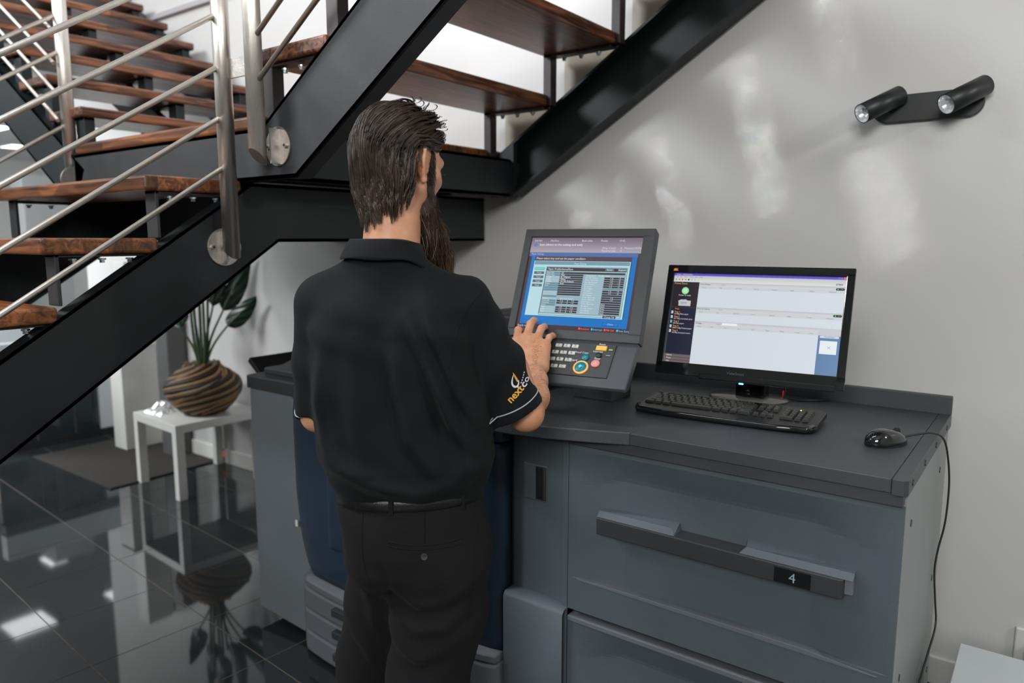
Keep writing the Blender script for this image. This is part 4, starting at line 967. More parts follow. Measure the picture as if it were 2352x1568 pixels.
# ---- skin: head, neck and arms ----
HC = np.array([.020, .045, 1.683]); ps = R(-35); pt_ = R(-7)
Rh = np.array((Matrix.Rotation(ps, 3, 'Z') @ Matrix.Rotation(pt_, 3, 'X')))          # columns: right, forward, up of the head
def toH(P): return (P - HC.astype(np.float32)) @ Rh.astype(np.float32)
def fromH(p): return HC + Rh @ np.array(p)
def head_sdf(P):
    q = toH(P)
    d = el(q, (0, -.012, .026), (.077, .100, .092))
    d = smin(d, el(q, (0, .034, -.030), (.060, .064, .088)), .03)
    d = smin(d, rc(q, (0, .062, -.085), (0, .072, -.112), .028, .020), .025)                  # chin
    for s in (-1, 1):
        d = smin(d, rc(q, (s * .060, -.004, -.055), (s * .022, .062, -.105), .018, .018), .02)   # jaw
        d = smin(d, rc(q, (s * .058, .045, -.020), (s * .040, .072, -.030), .014, .014), .018)    # cheekbone
        d = smin(d, rc(q, (s * .046, .078, .014), (s * .012, .094, .010), .009, .010), .014)     # brow
        d = smax(d, -el(q, (s * .033, .100, -.008), (.017, .012, .011)), .008)               # eye socket
        d = smin(d, el(q, (s * .033, .080, -.009), (.014, .013, .0105)), .002)               # eyelid over the eye
    d = smin(d, rc(q, (0, .092, .004), (0, .114, -.038), .007, .011), .010)                   # nose
    for s in (-1, 1): d = smin(d, rc(q, (s * .012, .098, -.042), (s * .010, .104, -.042), .007, .006), .005)
    d = smin(d, rc(q, (-.018, .088, -.068), (.018, .088, -.068), .006, .006), .006); d = smin(d, rc(q, (-.014, .088, -.078), (.014, .088, -.078), .007, .007), .004)
    for s in (-1, 1):
        # ear: outer rim, inner fold, bowl, lobe
        O = lambda u, v, w=0: (s * (.0745 + .55 * (-u) + w + .004), -.006 + u * .85, -.008 + v)   # u: + forward, v: up; leans outwards at the back
        rim = [O(.008, .020), O(.004, .033), O(-.008, .0385), O(-.021, .032), O(-.0265, .016), O(-.0255, -.002), O(-.019, -.018), O(-.010, -.030)]
        e = chain(q, rim, [.0032, .0040, .0046, .0048, .0048, .0046, .0044, .0044], 0)
        e = smin(e, chain(q, [O(-.010, .026, -.002), O(-.016, .010, -.001), O(-.014, -.008, -.001), O(-.006, -.016, 0)], [.003, .0038, .0038, .003], 0), .004)
        e = smin(e, rc(q, O(-.007, -.034), O(.0, -.026), .0070, .0055), .006)
        e = smin(e, rc(q, O(.010, -.006), O(.010, -.012), .0045, .0045), .006)
        bowl = el(q, O(-.008, .004, -.009), (.008, .019, .030)); e = smin(e, bowl, .006)
        d = smin(d, e, .006)
    # neck
    n = rc(P, (-.004, .004, 1.44), (.006, .022, 1.60), .066, .060); d = smin(d, n, .022)
    d = smin(d, rc(P, (-.05, -.01, 1.39), (.05, -.01, 1.39), .050, .050), .03)
    return d
hV, hQ = nets(head_sdf, (-.14, -.13, 1.40), (.16, .20, 1.82), .0030)
def hand_sdf(P, side):
    """right hand given in the man's frame; the left one mirrored below"""
    if side > 0:
        EL = (.300, .045, 1.112); W_ = (.326, .272, 1.176)
        mc = [(.281, .360, 1.238), (.309, .371, 1.248), (.337, .366, 1.243), (.360, .348, 1.227)]
        fg = [[mc[0], (.286, .398, 1.264), (.298, .420, 1.250), (.303, .424, 1.236)],
              [mc[1], (.320, .412, 1.280), (.330, .440, 1.286), (.336, .457, 1.284)],
              [mc[2], (.350, .404, 1.268), (.359, .428, 1.270), (.363, .444, 1.266)],
              [mc[3], (.371, .380, 1.246), (.381, .402, 1.248), (.386, .416, 1.245)]]
        th_ = [(.298, .295, 1.180), (.262, .322, 1.194), (.247, .350, 1.208), (.260, .378, 1.214)]
        fore = [(.262, .045, 1.215), EL, (.316, .125, 1.135), (.322, .20, 1.157), W_]; fr = [.046, .0395, .0405, .034, .0265]
    else:
        W_ = (-.150, .265, 1.115)
        o = np.array(W_) - np.array((.326, .272, 1.176)); mir = lambda p: tuple(np.array(((W_[0] - (p[0] - .326)), p[1] - .272 + W_[1], (p[2] - 1.176) * .35 + W_[2])))
        mc = [mir(p) for p in [(.298, .362, 1.240), (.320, .372, 1.248), (.341, .366, 1.241), (.358, .348, 1.226)]]
        fg = [[mir(p) for p in g_] for g_ in [[(.298, .362, 1.240), (.296, .405, 1.250), (.300, .430, 1.225), (.302, .442, 1.205)], [(.320, .372, 1.248), (.324, .418, 1.250), (.330, .444, 1.225), (.333, .456, 1.205)], [(.341, .366, 1.241), (.350, .408, 1.244), (.357, .432, 1.220), (.360, .444, 1.20)], [(.358, .348, 1.226), (.370, .380, 1.228), (.379, .400, 1.210), (.384, .410, 1.195)]]]
        th_ = [mir(p) for p in [(.303, .292, 1.170), (.276, .322, 1.175), (.262, .352, 1.180), (.268, .378, 1.180)]]
        fore = [(-.165, .01, 1.20), (-.182, .028, 1.112), (-.178, .11, 1.112), (-.165, .19, 1.114), W_]; fr = [.044, .036, .039, .033, .026]
    d = chain(P, fore, fr, .02)
    w = np.array(W_)
    for i, m in enumerate(mc):
        m = np.array(m); off = np.array(((-.014 + .010 * i) * side, 0, 0)); b = w + (m - w) * .12 + off
        d = smin(d, rc(P, b, m, .0195, .0150), .020)
        d = smin(d, rc(P, m, m, .0118, .0118), .004)
    R0 = [(.0118, .0112, .0100, .0082), (.0122, .0112, .0102, .0088), (.0116, .0108, .0098, .0084), (.0102, .0094, .0086, .0076)]
    f = None
    for g_, r_ in zip(fg, R0):
        e = chain(P, g_, r_, .003); f = e if f is None else smin(f, e, .0012)
    d = smin(d, f, .006)
    d = smin(d, chain(P, th_, [.017, .0140, .0115, .0090], .004), .010)
    # tendons
    for m in mc[1:4]: d = d - .0012 * np.exp(-((rc(P, w, m, 0, 0) / .010) ** 2)) * 0
    return d
aV, aQ = nets(lambda P: hand_sdf(P, 1), (.20, -.02, 1.04), (.42, .49, 1.32), .0026)
bV, bQ = nets(lambda P: hand_sdf(P, -1), (-.26, -.04, 1.04), (-.08, .48, 1.27), .0034)
# unseen trunk and legs inside the clothes keep the body one figure
tV, tQ = nets(lambda P: smin(smin(el(P, (.0, .0, 1.22), (.15, .095, .26)), rc(P, (-.13, 0, 1.38), (.14, .02, 1.37), .05, .05), .05),
              smin(rc(P, (.09, -.01, .85), (.04, -.02, .1), .075, .035), rc(P, (-.02, .05, .85), (-.11, .09, .1), .07, .035), .03), .06), (-.22, -.14, .05), (.24, .18, 1.47), .014)
M_skin = mat('skin', (.60, .27, .145), .46, var=0, col2=(.70, .37, .225), vscale=26, sub=.16, bump=.25, bscale=420)
body = npmesh('body', [hV, aV, bV, tV], [hQ, aQ, bQ, tQ], M_skin, man)

# ---- polo shirt ----
def lerp(tab, z):
    T_ = np.array(tab, np.float32); return [np.interp(z, T_[:, 0], T_[:, i]) for i in range(1, T_.shape[1])]
def ridge(x, z, pts, wd):
    """distance-based ridge along a polyline in (x, z)"""
    best = np.full(x.shape, 9., np.float32); tt = np.zeros(x.shape, np.float32); n = len(pts) - 1
    for i, ((xa, za), (xb, zb)) in enumerate(zip(pts[:-1], pts[1:])):
        L2 = (xb - xa) ** 2 + (zb - za) ** 2; t = np.clip(((x - xa) * (xb - xa) + (z - za) * (zb - za)) / L2, 0, 1)
        sd = ((x - xa) * (zb - za) - (z - za) * (xb - xa)) / math.sqrt(L2)
        dd = np.hypot(x - xa - t * (xb - xa), z - za - t * (zb - za)); m = dd < np.abs(best)
        best = np.where(m, np.where(sd >= 0, dd, -dd), best); tt = np.where(m, (i + t) / n, tt)
    fade = np.sin(np.clip(tt, .02, .98) * math.pi) ** .6
    return fade * (np.exp(-(best / wd) ** 2) - .55 * np.exp(-((best - 1.6 * wd) / wd) ** 2))
SH_T = [(.90, .036, .150, .118, .0), (.93, .036, .158, .122, -.004), (.975, .034, .182, .140, -.008), (1.03, .030, .201, .152, -.012), (1.10, .022, .201, .148, -.010), (1.20, .006, .196, .138, -.006), (1.32, -.003, .186, .128, 0),
        (1.38, -.005, .162, .108, .004), (1.42, -.006, .125, .092, .004), (1.455, -.007, .096, .080, .004), (1.49, -.009, .076, .070, .004), (1.53, -.010, .060, .060, .006)]
SLV = ((.160, .016, 1.364), (.272, .040, 1.118)); SLA = np.array(SLV[1]) - np.array(SLV[0]); SLA = SLA / np.linalg.norm(SLA)
def shirt_sdf(P):
    x, y, z = P[:, 0], P[:, 1], P[:, 2]
    cx, a, b, cy = lerp(SH_T, z)
    u = np.abs((x - cx) / a) ** 2.3; v = np.abs((y - cy) / b) ** 2.3; k = (u + v) ** (1 / 2.3)
    d = (k - 1) * np.minimum(a, b) * .9
    d = smin(d, rc(P, (-.03, 0, 1.412), (-.148, .0, 1.372), .062, .066), .025)
    d = smin(d, rc(P, (.02, .0, 1.412), (.154, .012, 1.366), .062, .068), .025)
    d = smin(d, rc(P, (-.05, 0, 1.425), (-.115, .0, 1.388), .054, .060), .03)
    # shoulder blades
    d = smin(d, rc(P, (-.08, -.066, 1.33), (-.07, -.074, 1.20), .054, .050), .06); d = smin(d, rc(P, (.085, -.062, 1.33), (.085, -.074, 1.20), .056, .052), .06)
    back = np.clip(-(y - cy) / .05, 0, 1) + .25
    f = 0.0132 * ridge(x, z, [(.050, 1.36), (.094, 1.263), (.124, 1.169), (.165, 1.05)], .014)
    f = f + 0.0124 * ridge(x, z, [(.017, 1.31), (.035, 1.20), (.059, 1.103), (.115, 1.015)], .018)
    f = f + 0.0109 * ridge(x, z, [(.085, 1.38), (.117, 1.29), (.152, 1.197), (.195, 1.12)], .013)
    f = f + 0.0093 * ridge(x, z, [(.11, 1.24), (.14, 1.14), (.185, 1.07)], .011)
    f = f + 0.0062 * ridge(x, z, [(-.06, 1.30), (-.065, 1.18), (-.04, 1.05), (.02, .975)], .022)
    f = f + 0.0139 * ridge(x, z, [(-.11, 1.05), (-.03, 1.00), (.07, .985), (.15, 1.00), (.19, 1.06)], .022)
    f = f + 0.0054 * ridge(x, z, [(-.13, 1.30), (-.15, 1.17), (-.13, 1.04)], .014)
    f = f + 0.0047 * ridge(x, z, [(.16, 1.10), (.185, 1.03), (.17, .97)], .008)
    f = f + .0025 * (np.sin(x * 38 + z * 22 + 2 * np.sin(z * 19)) * np.sin(z * 31 - x * 13))
    d = d - f * back
    # lower edge: dips in the middle, cut off
    hem = .948 - .012 * np.clip((x - .12) / .08, 0, 1) + .002 * np.sin(x * 60) + .006 * np.exp(-((x + .035) / .03) ** 2)
    d = smax(d, hem - z, .008)
    d = smax(d, z - 1.482, .004)
    # sleeves
    s1 = chain(P, [(-.150, .0, 1.370), (-.166, .008, 1.24), (-.180, .028, 1.085)], [.066, .060, .0535], .02)
    s1 = smax(s1, 1.100 - .35 * (y - .03) - z, .004)
    A = np.array(SLV[0]); B = np.array(SLV[1])
    s2 = chain(P, [tuple(A), tuple(A + (B - A) * .5 + np.array((.004, 0, .002))), tuple(B + SLA * .05)], [.069, .066, .0705], .02)
    t2 = (P - A.astype(np.float32)) @ SLA.astype(np.float32); L_s = float(np.linalg.norm(B - A))
    q = P - A.astype(np.float32); 
    s2 = s2 - .0035 * np.sin(t2 * 75 + 14 * (x + z)) * np.exp(-((t2 - .16) / .09) ** 2) - .003 * np.sin(55 * (x - .6 * z) + 40 * y)
    s2 = smax(s2, t2 - (L_s + .004), .004)
    inner = rc(P, tuple(B - SLA * .05), tuple(B + SLA * .06), .050, .0640); s2 = smax(s2, -inner, .002)
    in1 = rc(P, (-.176, .02, 1.16), (-.181, .03, 1.06), .048, .049); s1 = smax(s1, -in1, .002)
    arm = np.minimum(s1, s2); crease = .012
    return smin(d, arm, crease)
sV, sQ = nets(shirt_sdf, (-.27, -.20, .89), (.37, .20, 1.545), .0046)
def cloth(name, col, weave=900, sheen=.0, rough=.85):
    m = mat(name, col, rough, var=.10, vscale=20, sheen=sheen, spec=.25)
    nt = m.node_tree; b = nt.nodes['Principled BSDF']; tc = nt.nodes.new('ShaderNodeTexCoord')
    wv = nt.nodes.new('ShaderNodeTexWave'); wv.inputs['Scale'].default_value = weave / 6.28; wv.bands_direction = 'Z'; wv.inputs['Distortion'].default_value = .6; wv.inputs['Detail'].default_value = 1
    w2 = nt.nodes.new('ShaderNodeTexWave'); w2.inputs['Scale'].default_value = weave / 6.28; w2.bands_direction = 'X'; w2.inputs['Distortion'].default_value = .6
    ad = nt.nodes.new('ShaderNodeMath'); ad.operation = 'ADD'; bp = nt.nodes.new('ShaderNodeBump'); bp.inputs['Strength'].default_value = .35; bp.inputs['Distance'].default_value = .0008
    for q in (wv, w2): nt.links.new(tc.outputs['Object'], q.inputs['Vector'])
    nt.links.new(wv.outputs['Fac'], ad.inputs[0]); nt.links.new(w2.outputs['Fac'], ad.inputs[1]); nt.links.new(ad.outputs[0], bp.inputs['Height']); nt.links.new(bp.outputs[0], b.inputs['Normal'])
    return m
M_shirt = cloth('black_knit', (.0050, .0065, .0075), 1500, .03); M_trou = cloth('black_suiting', (.0085, .0080, .0095), 2600, .02)
shirt = npmesh('polo_shirt', [sV], [sQ], M_shirt, man)
def tri(V, Q): return BVHTree.FromPolygons([tuple(v) for v in V], [tuple(int(i) for i in q) for q in Q])
bs = tri(sV, sQ)
# collar
n = 72; prof_ = [(.067, .066, 1.480), (.069, .067, 1.505), (.0735, .071, 1.5175), (.080, .077, 1.515), (.089, .085, 1.500), (.1005, .094, 1.480), (.1025, .0955, 1.475), (.0995, .093, 1.474), (.085, .080, 1.482)]
vs = []; fs = []
for i, (ra, rb, z) in enumerate(prof_):
    for k in range(n):
        t = 2 * math.pi * k / n; ft = max(0, math.sin(t)); sx_ = math.cos(t)
        e = 1 + .05 * ft
        x = -.010 + ra * math.cos(t) * e; y = .004 + rb * math.sin(t) * e
        zz = z - .028 * ft ** 1.3 - .020 * max(0, sx_) ** 3 * (i > 3) - .012 * max(0, sx_) ** 4 + (.0022 * math.sin(5 * t + i) if 2 < i else 0)
        vs.append((x, y, zz))
for i in range(len(prof_) - 1):
    for k in range(n): fs.append((i * n + k, i * n + (k + 1) % n, (i + 1) * n + (k + 1) % n, (i + 1) * n + k))
part('collar', MB().add(vs, fs, True), M_shirt, shirt)
# raised seams and piping laid onto the cloth
def on_cloth(pts, bvh, off=.0012, dirv=(0, 1, 0), y0=-.4):
    out = []
    for (x, z) in pts:
        h = bvh.ray_cast(Vector((x, y0, z)), Vector(dirv)) if dirv == (0, 1, 0) else bvh.ray_cast(Vector((x, y0, z)), Vector(dirv))
        if h[0]: out.append(h[0] - Vector(dirv) * off)
    return out
def poly_interp(P, k=10):
    return [tuple(v)[:2] for v in spline([(a, b, 0) for a, b in P], k)]
for P_ in ([(.222, 1.402), (.185, 1.368), (.160, 1.315), (.150, 1.255), (.152, 1.22)], ):
    pp_ = on_cloth(poly_interp([(.205, 1.405), (.172, 1.365), (.147, 1.310), (.137, 1.250)]), bs, .0002)
    part('armhole_seam', MB().tube(pp_, .0011, 6), M_shirt, shirt)
M_pipe = mat('silver_grey_piping', (.42, .45, .46), .5)
# piping: rings around each sleeve a little above its hem
def ring_piece(c, ax, r, bvh, tmin, tmax, k=70):
    ax = Vector(ax).normalized(); s_ = ax.cross(Vector((0, 1, 0))).normalized(); w2 = s_.cross(ax)
    out = []
    for i in range(k + 1):
        t = tmin + (tmax - tmin) * i / k; d = (s_ * math.cos(t) + w2 * math.sin(t)); h = bvh.ray_cast(Vector(c) + d * .2, -d)
        if h[0] and (h[0] - Vector(c)).length < r: out.append(h[0] + d * .0004)
    return out
cR = Vector(SLV[1]) - Vector(SLA) * .022
part('sleeve_piping', MB().tube(ring_piece(cR, SLA, .10, bs, -math.pi * 1.06, math.pi * .1), .0016, 6), M_pipe, shirt, 'silver piping round the right sleeve')
part('sleeve_piping', MB().tube(ring_piece((-.180, .028, 1.128), (-.05, .35, -1), .085, bs, -math.pi * 1.2, math.pi * .05), .0015, 6), M_pipe, shirt, 'silver piping round the left sleeve')
# embroidered mark: word in amber and white with a drop-shaped loop
def stitched(name, vs, fs, m, lab):
    out = []
    for (x, z) in vs:
        h = bs.ray_cast(Vector((x, -.4, z)), Vector((0, 1, 0))); out.append((h[0] + h[1] * .0010) if h[0] else Vector((x, 0, z)))
    if out: part(name, MB().add(out, fs), m, shirt, lab)
M_amber = mat('amber_thread', (.72, .36, .03), .55); M_whth = mat('white_thread', (.68, .68, .70), .55)
def word(s_, x0, z0, ang, size, m, lab, sh=0):
    vs, fs, wd = text_geo(s_, sh, .022); c_, q_ = math.cos(ang), math.sin(ang)
    # cut long edges so the letters follow the sleeve
    stitched('sleeve_lettering', [(x0 + (p.x * c_ - p.y * q_) * size, z0 + (p.x * q_ + p.y * c_) * size) for p in vs], fs, m, lab)
    return wd * size
LA = R(46); wl = word('next', .2655, 1.1525, LA, .0235, M_amber, 'amber embroidered word')
x1_, z1_ = .2655 + math.cos(LA) * (wl + .001), 1.1525 + math.sin(LA) * (wl + .001)
word('c', x1_, z1_, R(52), .0235, M_whth, 'white letter'); word('o', x1_ + .007, z1_ + .010, R(66), .020, M_whth, 'white letter')
def strip(P, wds, m, nm, lab):
    P = [Vector((a, b, 0)) for a, b in P]; P = spline(P, 6); vs = []; fs = []
    for i, p in enumerate(P):
        d = (P[min(i + 1, len(P) - 1)] - P[max(i - 1, 0)]).normalized(); s_ = Vector((-d.y, d.x, 0)); w2 = np.interp(i / (len(P) - 1), np.linspace(0, 1, len(wds)), wds)
        vs += [(p.x + s_.x * w2, p.y + s_.y * w2), (p.x - s_.x * w2, p.y - s_.y * w2)]
    for i in range(len(P) - 1): fs.append((2 * i, 2 * i + 1, 2 * i + 3, 2 * i + 2))
    stitched(nm, vs, fs, m, lab)
strip([(.2695, 1.222), (.2745, 1.212), (.281, 1.200)], [.0004, .0020, .0022], M_amber, 'sleeve_mark', 'amber stroke of the mark')
strip([(.2715, 1.219), (.2685, 1.208), (.2680, 1.197), (.2725, 1.190), (.2790, 1.190), (.2825, 1.196), (.2820, 1.203)], [.0005, .0013, .0020, .0022, .0020, .0014, .0008], M_whth, 'sleeve_mark', 'white drop-shaped loop of the mark')
strip([(.2800, 1.191), (.2825, 1.184)], [.0016, .0003], M_whth, 'sleeve_mark', 'white tip of the mark')
for k in range(5): strip([(.2885 + .0016 * k - .0009 * (k - 2) ** 2 * .3, 1.1955 + .0052 * k), (.2892 + .0016 * k, 1.1985 + .0052 * k)], [.0011, .0011], M_whth, 'sleeve_mark', 'small white stitch')

# ---- trousers ----
TR_T = [(.70, .045, .150, .110, -.005), (.78, .050, .164, .130, -.012), (.83, .047, .168, .136, -.016), (.90, .038, .168, .128, -.012), (.95, .035, .160, .120, -.005), (.99, .035, .156, .114, 0)]
def trou_sdf(P):
    x, y, z = P[:, 0], P[:, 1], P[:, 2]
    cx, a, b, cy = lerp(TR_T, z); k = (np.abs((x - cx) / a) ** 2.3 + np.abs((y - cy) / b) ** 2.3) ** (1 / 2.3)
    d = (k - 1) * np.minimum(a, b) * .9; d = smax(d, .74 - z, .05)
    rl = chain(P, [(.105, -.020, .80), (.098, -.022, .66), (.068, -.020, .48), (.048, -.035, .28), (.035, -.050, .07)], [.112, .108, .094, .078, .072], .03)
    ll = chain(P, [(-.022, .045, .80), (-.045, .070, .64), (-.088, .095, .47), (-.110, .090, .28), (-.125, .080, .07)], [.098, .092, .083, .073, .068], .03)
    lg = smin(rl, ll, .012)
    d = smin(d, lg, .03)
    d = smin(d, el(P, (.115, -.075, .79), (.078, .070, .085)), .035); d = smin(d, el(P, (-.022, -.045, .79), (.066, .060, .078)), .035)
    f = 0.0085 * ridge(x, z, [(.0, .76), (.06, .725), (.12, .735), (.19, .78)], .014) + 0.0076 * ridge(x, z, [(-.02, .70), (.05, .665), (.12, .675), (.18, .71)], .014)
    f = f + 0.0076 * ridge(x, z, [(-.01, .62), (.06, .59), (.13, .62)], .014) + 0.0076 * ridge(x, z, [(-.02, .54), (.05, .51), (.12, .55)], .013) + 0.0068 * ridge(x, z, [(-.09, .74), (-.06, .68), (-.05, .60)], .014)
    f = f + 0.0068 * ridge(x, z, [(-.12, .60), (-.08, .55), (-.06, .50)], .012) + .002 * np.sin(z * 46 + x * 25) * np.sin(x * 31 + y * 20)
    d = d - f
    d = smax(d, z - .982, .003); d = smax(d, .035 - z, .003)
    # centre-back seam furrow
    return d + .004 * np.exp(-((x + .022 - .15 * (.9 - z)) / .008) ** 2) * (y < 0) * np.clip((z - .70) / .03, 0, 1) * np.clip((.80 - z) / .08 + 1, 0, 1)
rV, rQ = nets(trou_sdf, (-.23, -.19, .02), (.27, .20, .97), .0064)
trou = npmesh('trousers', [rV], [rQ], M_trou, man)
bt = tri(rV, rQ)
def hug(name, prof_pts, m, parent, lab=None, r=.0012):
    pp_ = []
    for (x, z) in prof_pts:
        h = bt.ray_cast(Vector((x, -.5, z)), Vector((0, 1, 0)))
        if h[0]: pp_.append(h[0] + h[1] * .0004)
    return part(name, MB().tube(pp_, r, 6), m, parent, lab)
hug('back_pocket', poly_interp([(.004, .876), (.04, .871), (.08, .869), (.13, .871), (.158, .874), (.159, .866), (.13, .862), (.08, .860), (.04, .862), (.005, .867), (.004, .876)]), M_trou, trou, 'welt back pocket', .0019)
h = bt.ray_cast(Vector((.081, -.5, .845)), Vector((0, 1, 0)))
part('pocket_button', MB().lathe([(.0075, 0), (.008, .0012), (.0065, .0026), (.005, .0018), (.001, .0018)], 20, Matrix.Translation(h[0]) @ h[1].to_track_quat('Z', 'Y').to_matrix().to_4x4()), mat('dark_button', (.02, .02, .02), .6), trou)
hug('back_dart', [(.082, .955), (.082, .91), (.082, .874)], M_trou, trou, None, .0007)
hug('side_seam', poly_interp([(.182, .955), (.190, .88), (.185, .80), (.17, .68)]), M_trou, trou, None, .0009)
hug('centre_seam', poly_interp([(-.052, .955), (-.056, .88), (-.050, .80), (-.03, .76)]), M_trou, trou, None, .0008)
# belt with loops
vs = []; fs = []; n = 90
for i, (z, o_) in enumerate(((.938, .0005), (.939, .0035), (.968, .0035), (.969, .0005))):
    cx, a, b, cy = [float(q[0]) for q in lerp(TR_T, np.array([z]))]
    for k in range(n):
        t = 2 * math.pi * k / n; c, s_ = math.cos(t), math.sin(t)
        rr_ = (abs(c) ** 2.3 + abs(s_) ** 2.3) ** (-1 / 2.3); vs.append((cx + (a + o_ + .003) * c * rr_, cy + (b + o_ + .003) * s_ * rr_, z + .006 * c))
for i in range(3):
    for k in range(n): fs.append((i * n + k, i * n + (k + 1) % n, (i + 1) * n + (k + 1) % n, (i + 1) * n + k))
part('belt', MB().add(vs, fs, True), mat('black_leather', (.012, .011, .011), .38, spec=.5, bump=.3, bscale=300), man, 'glossy black leather belt')
for x in (-.067, .009, .160):
    h = bt.ray_cast(Vector((x, -.5, .945)), Vector((0, 1, 0)))
    if h[0]: part('belt_loop', MB().box(h[0].x - .005, h[0].x + .005, h[0].y - .009, h[0].y - .005, .930, .974, .001), M_trou, trou)
# shoes
for sx, (ax_, ay_) in (('r', (.035, -.045)), ('l', (-.125, .085))):
    def shoe(P, a=ax_, b=ay_):
        d = rc(P, (a, b - .035, .045), (a, b + .03, .05), .040, .042); d = smin(d, rc(P, (a, b + .05, .035), (a + .012, b + .165, .030), .042, .030), .03)
        d = smin(d, rc(P, (a, b, .06), (a, b, .11), .038, .036), .02); return smax(d, .002 - P[:, 2], .004)
    V_, Q_ = nets(shoe, (ax_ - .08, ay_ - .11, -.01), (ax_ + .09, ay_ + .23, .15), .007)
    npmesh('shoe', [V_], [Q_], M_gloss, man)

# ---- hair and beard ----
M_hair = mat('wet_brown_hair', (.055, .037, .026), .34, var=.45, vscale=45, spec=.65)
M_beard = bpy.data.materials.new('brown_beard'); M_beard.use_nodes = True; nt = M_beard.node_tree; b = nt.nodes['Principled BSDF']; b.inputs['Roughness'].default_value = .42
at = nt.nodes.new('ShaderNodeAttribute'); at.attribute_name = 'Col'; nt.links.new(at.outputs['Color'], b.inputs['Base Color'])
CR_C = np.array((0, -.012, .026)); CR_R = np.array((.077, .100, .092))
def head_pt(q):   # push a head-frame point onto the skull ellipsoid (upper) or its lower extension down the neck
    return q
hb = tri(hV, hQ)
def hair_shape(P):
    q = toH(P); d = np.minimum(el(q, (0, -.012, .026), (.082, .106, .098)), head_sdf(P) - .003)
    d = smin(d, el(q, (0, -.058, -.045), (.070, .044, .082)), .03)
    return smin(d, rc(q, (0, .03, .080), (0, .068, .062), .050, .030), .03)
gV, gQ = nets(hair_shape, (-.16, -.15, 1.48), (.17, .21, 1.84), .006); gb = tri(gV, gQ)
rnd = random.Random(11)
def hair_region(p):
    """p in head frame on the skull: is it covered by long hair"""
    x, y, z = p; ax_ = abs(x)
    if z > .045: return y < .078 - .10 * max(0, ax_ - .045) * 8 * .12 - max(0, .070 - z) * .55
    if z > .030: return y < .052 + (z - .030) * .6
    if z > -.035: return y < -.040
    return y < -.036 and z > -.112 + .45 * max(0, ax_ - .03)
class Strands:
    def __init__(s): s.V = []; s.Q = []; s.n = 0; s.C = []
    def add(s, P, r0, r1, col=None):
        P = np.array(P); m = len(P); d = np.gradient(P, axis=0); d /= np.linalg.norm(d, axis=1)[:, None] + 1e-9
        a = np.cross(d, np.array((.31, .22, .92))); a /= np.linalg.norm(a, axis=1)[:, None] + 1e-9; b_ = np.cross(d, a); r = np.linspace(r0, r1, m)[:, None]
        ring = np.stack([P + a * r, P - .5 * a * r + .866 * b_ * r, P - .5 * a * r - .866 * b_ * r], 1).reshape(-1, 3)
        i = np.arange(m - 1)[:, None] * 3; k = np.arange(3)[None]; q = np.stack([i + k, i + (k + 1) % 3, i + 3 + (k + 1) % 3, i + 3 + k], 2).reshape(-1, 4)
        s.V.append(ring); s.Q.append(q + s.n); s.n += len(ring)
        if col is not None: s.C.append(np.tile(np.array([*col, 1.]), (len(ring), 1)))
    def build(s, name, m, parent, label=None):
        o = npmesh(name, [np.concatenate(s.V)], [np.concatenate(s.Q)], m, parent, label)
        if s.C: a = o.data.color_attributes.new('Col', 'FLOAT_COLOR', 'POINT'); a.data.foreach_set('color', np.concatenate(s.C).astype(np.float32).ravel())
        return o
NB = None
def near(p):
    h = (NB or gb).find_nearest(Vector(tuple(p))); return np.array(h[0]), np.array(h[1])
Zv = Rh @ np.array((0, 0, 1.)); Yv = Rh @ np.array((0, 1., 0)); Xv = Rh @ np.array((1., 0, 0))
def trace(root, L, lift, flow=(0, -1, -.75), wob=0.0, seg=11, sd=0, part_=0):
    """comb a lock backwards over the skull"""
    P = []; p = np.array(root); st = L / seg; ph = rnd.uniform(0, 6.28)
    f = Yv * flow[1] + Zv * flow[2]
    for i in range(seg + 1):
        c, nrm = near(p); t = i / seg
        hq = (c - HC) @ Rh
        g = f.copy()
        k_ = min(1, max(0, (hq[2] + .03) / .10)); k_ = k_ * k_ * (3 - 2 * k_); g = Yv * -(.12 + .9 * k_) - np.array((0, 0, 1.)) * (1.05 - .45 * k_) + Xv * part_ * (1 - k_)
        if abs(hq[0]) > .050 and hq[1] > -.035 and hq[2] < .05: g = Yv * -1 + Zv * -.10
        tan = g - nrm * (g @ nrm); tan /= np.linalg.norm(tan) + 1e-9
        sidev = np.cross(tan, nrm)
        off = lift * (math.sin(min(1, t * 2.2) * math.pi / 2)) * (1 - .85 * t) + .0008
        P.append(c + nrm * off + sidev * wob * math.sin(t * 5 + ph))
        p = c + tan * st
    return P
HS = Strands(); locks = 0; tries = 0
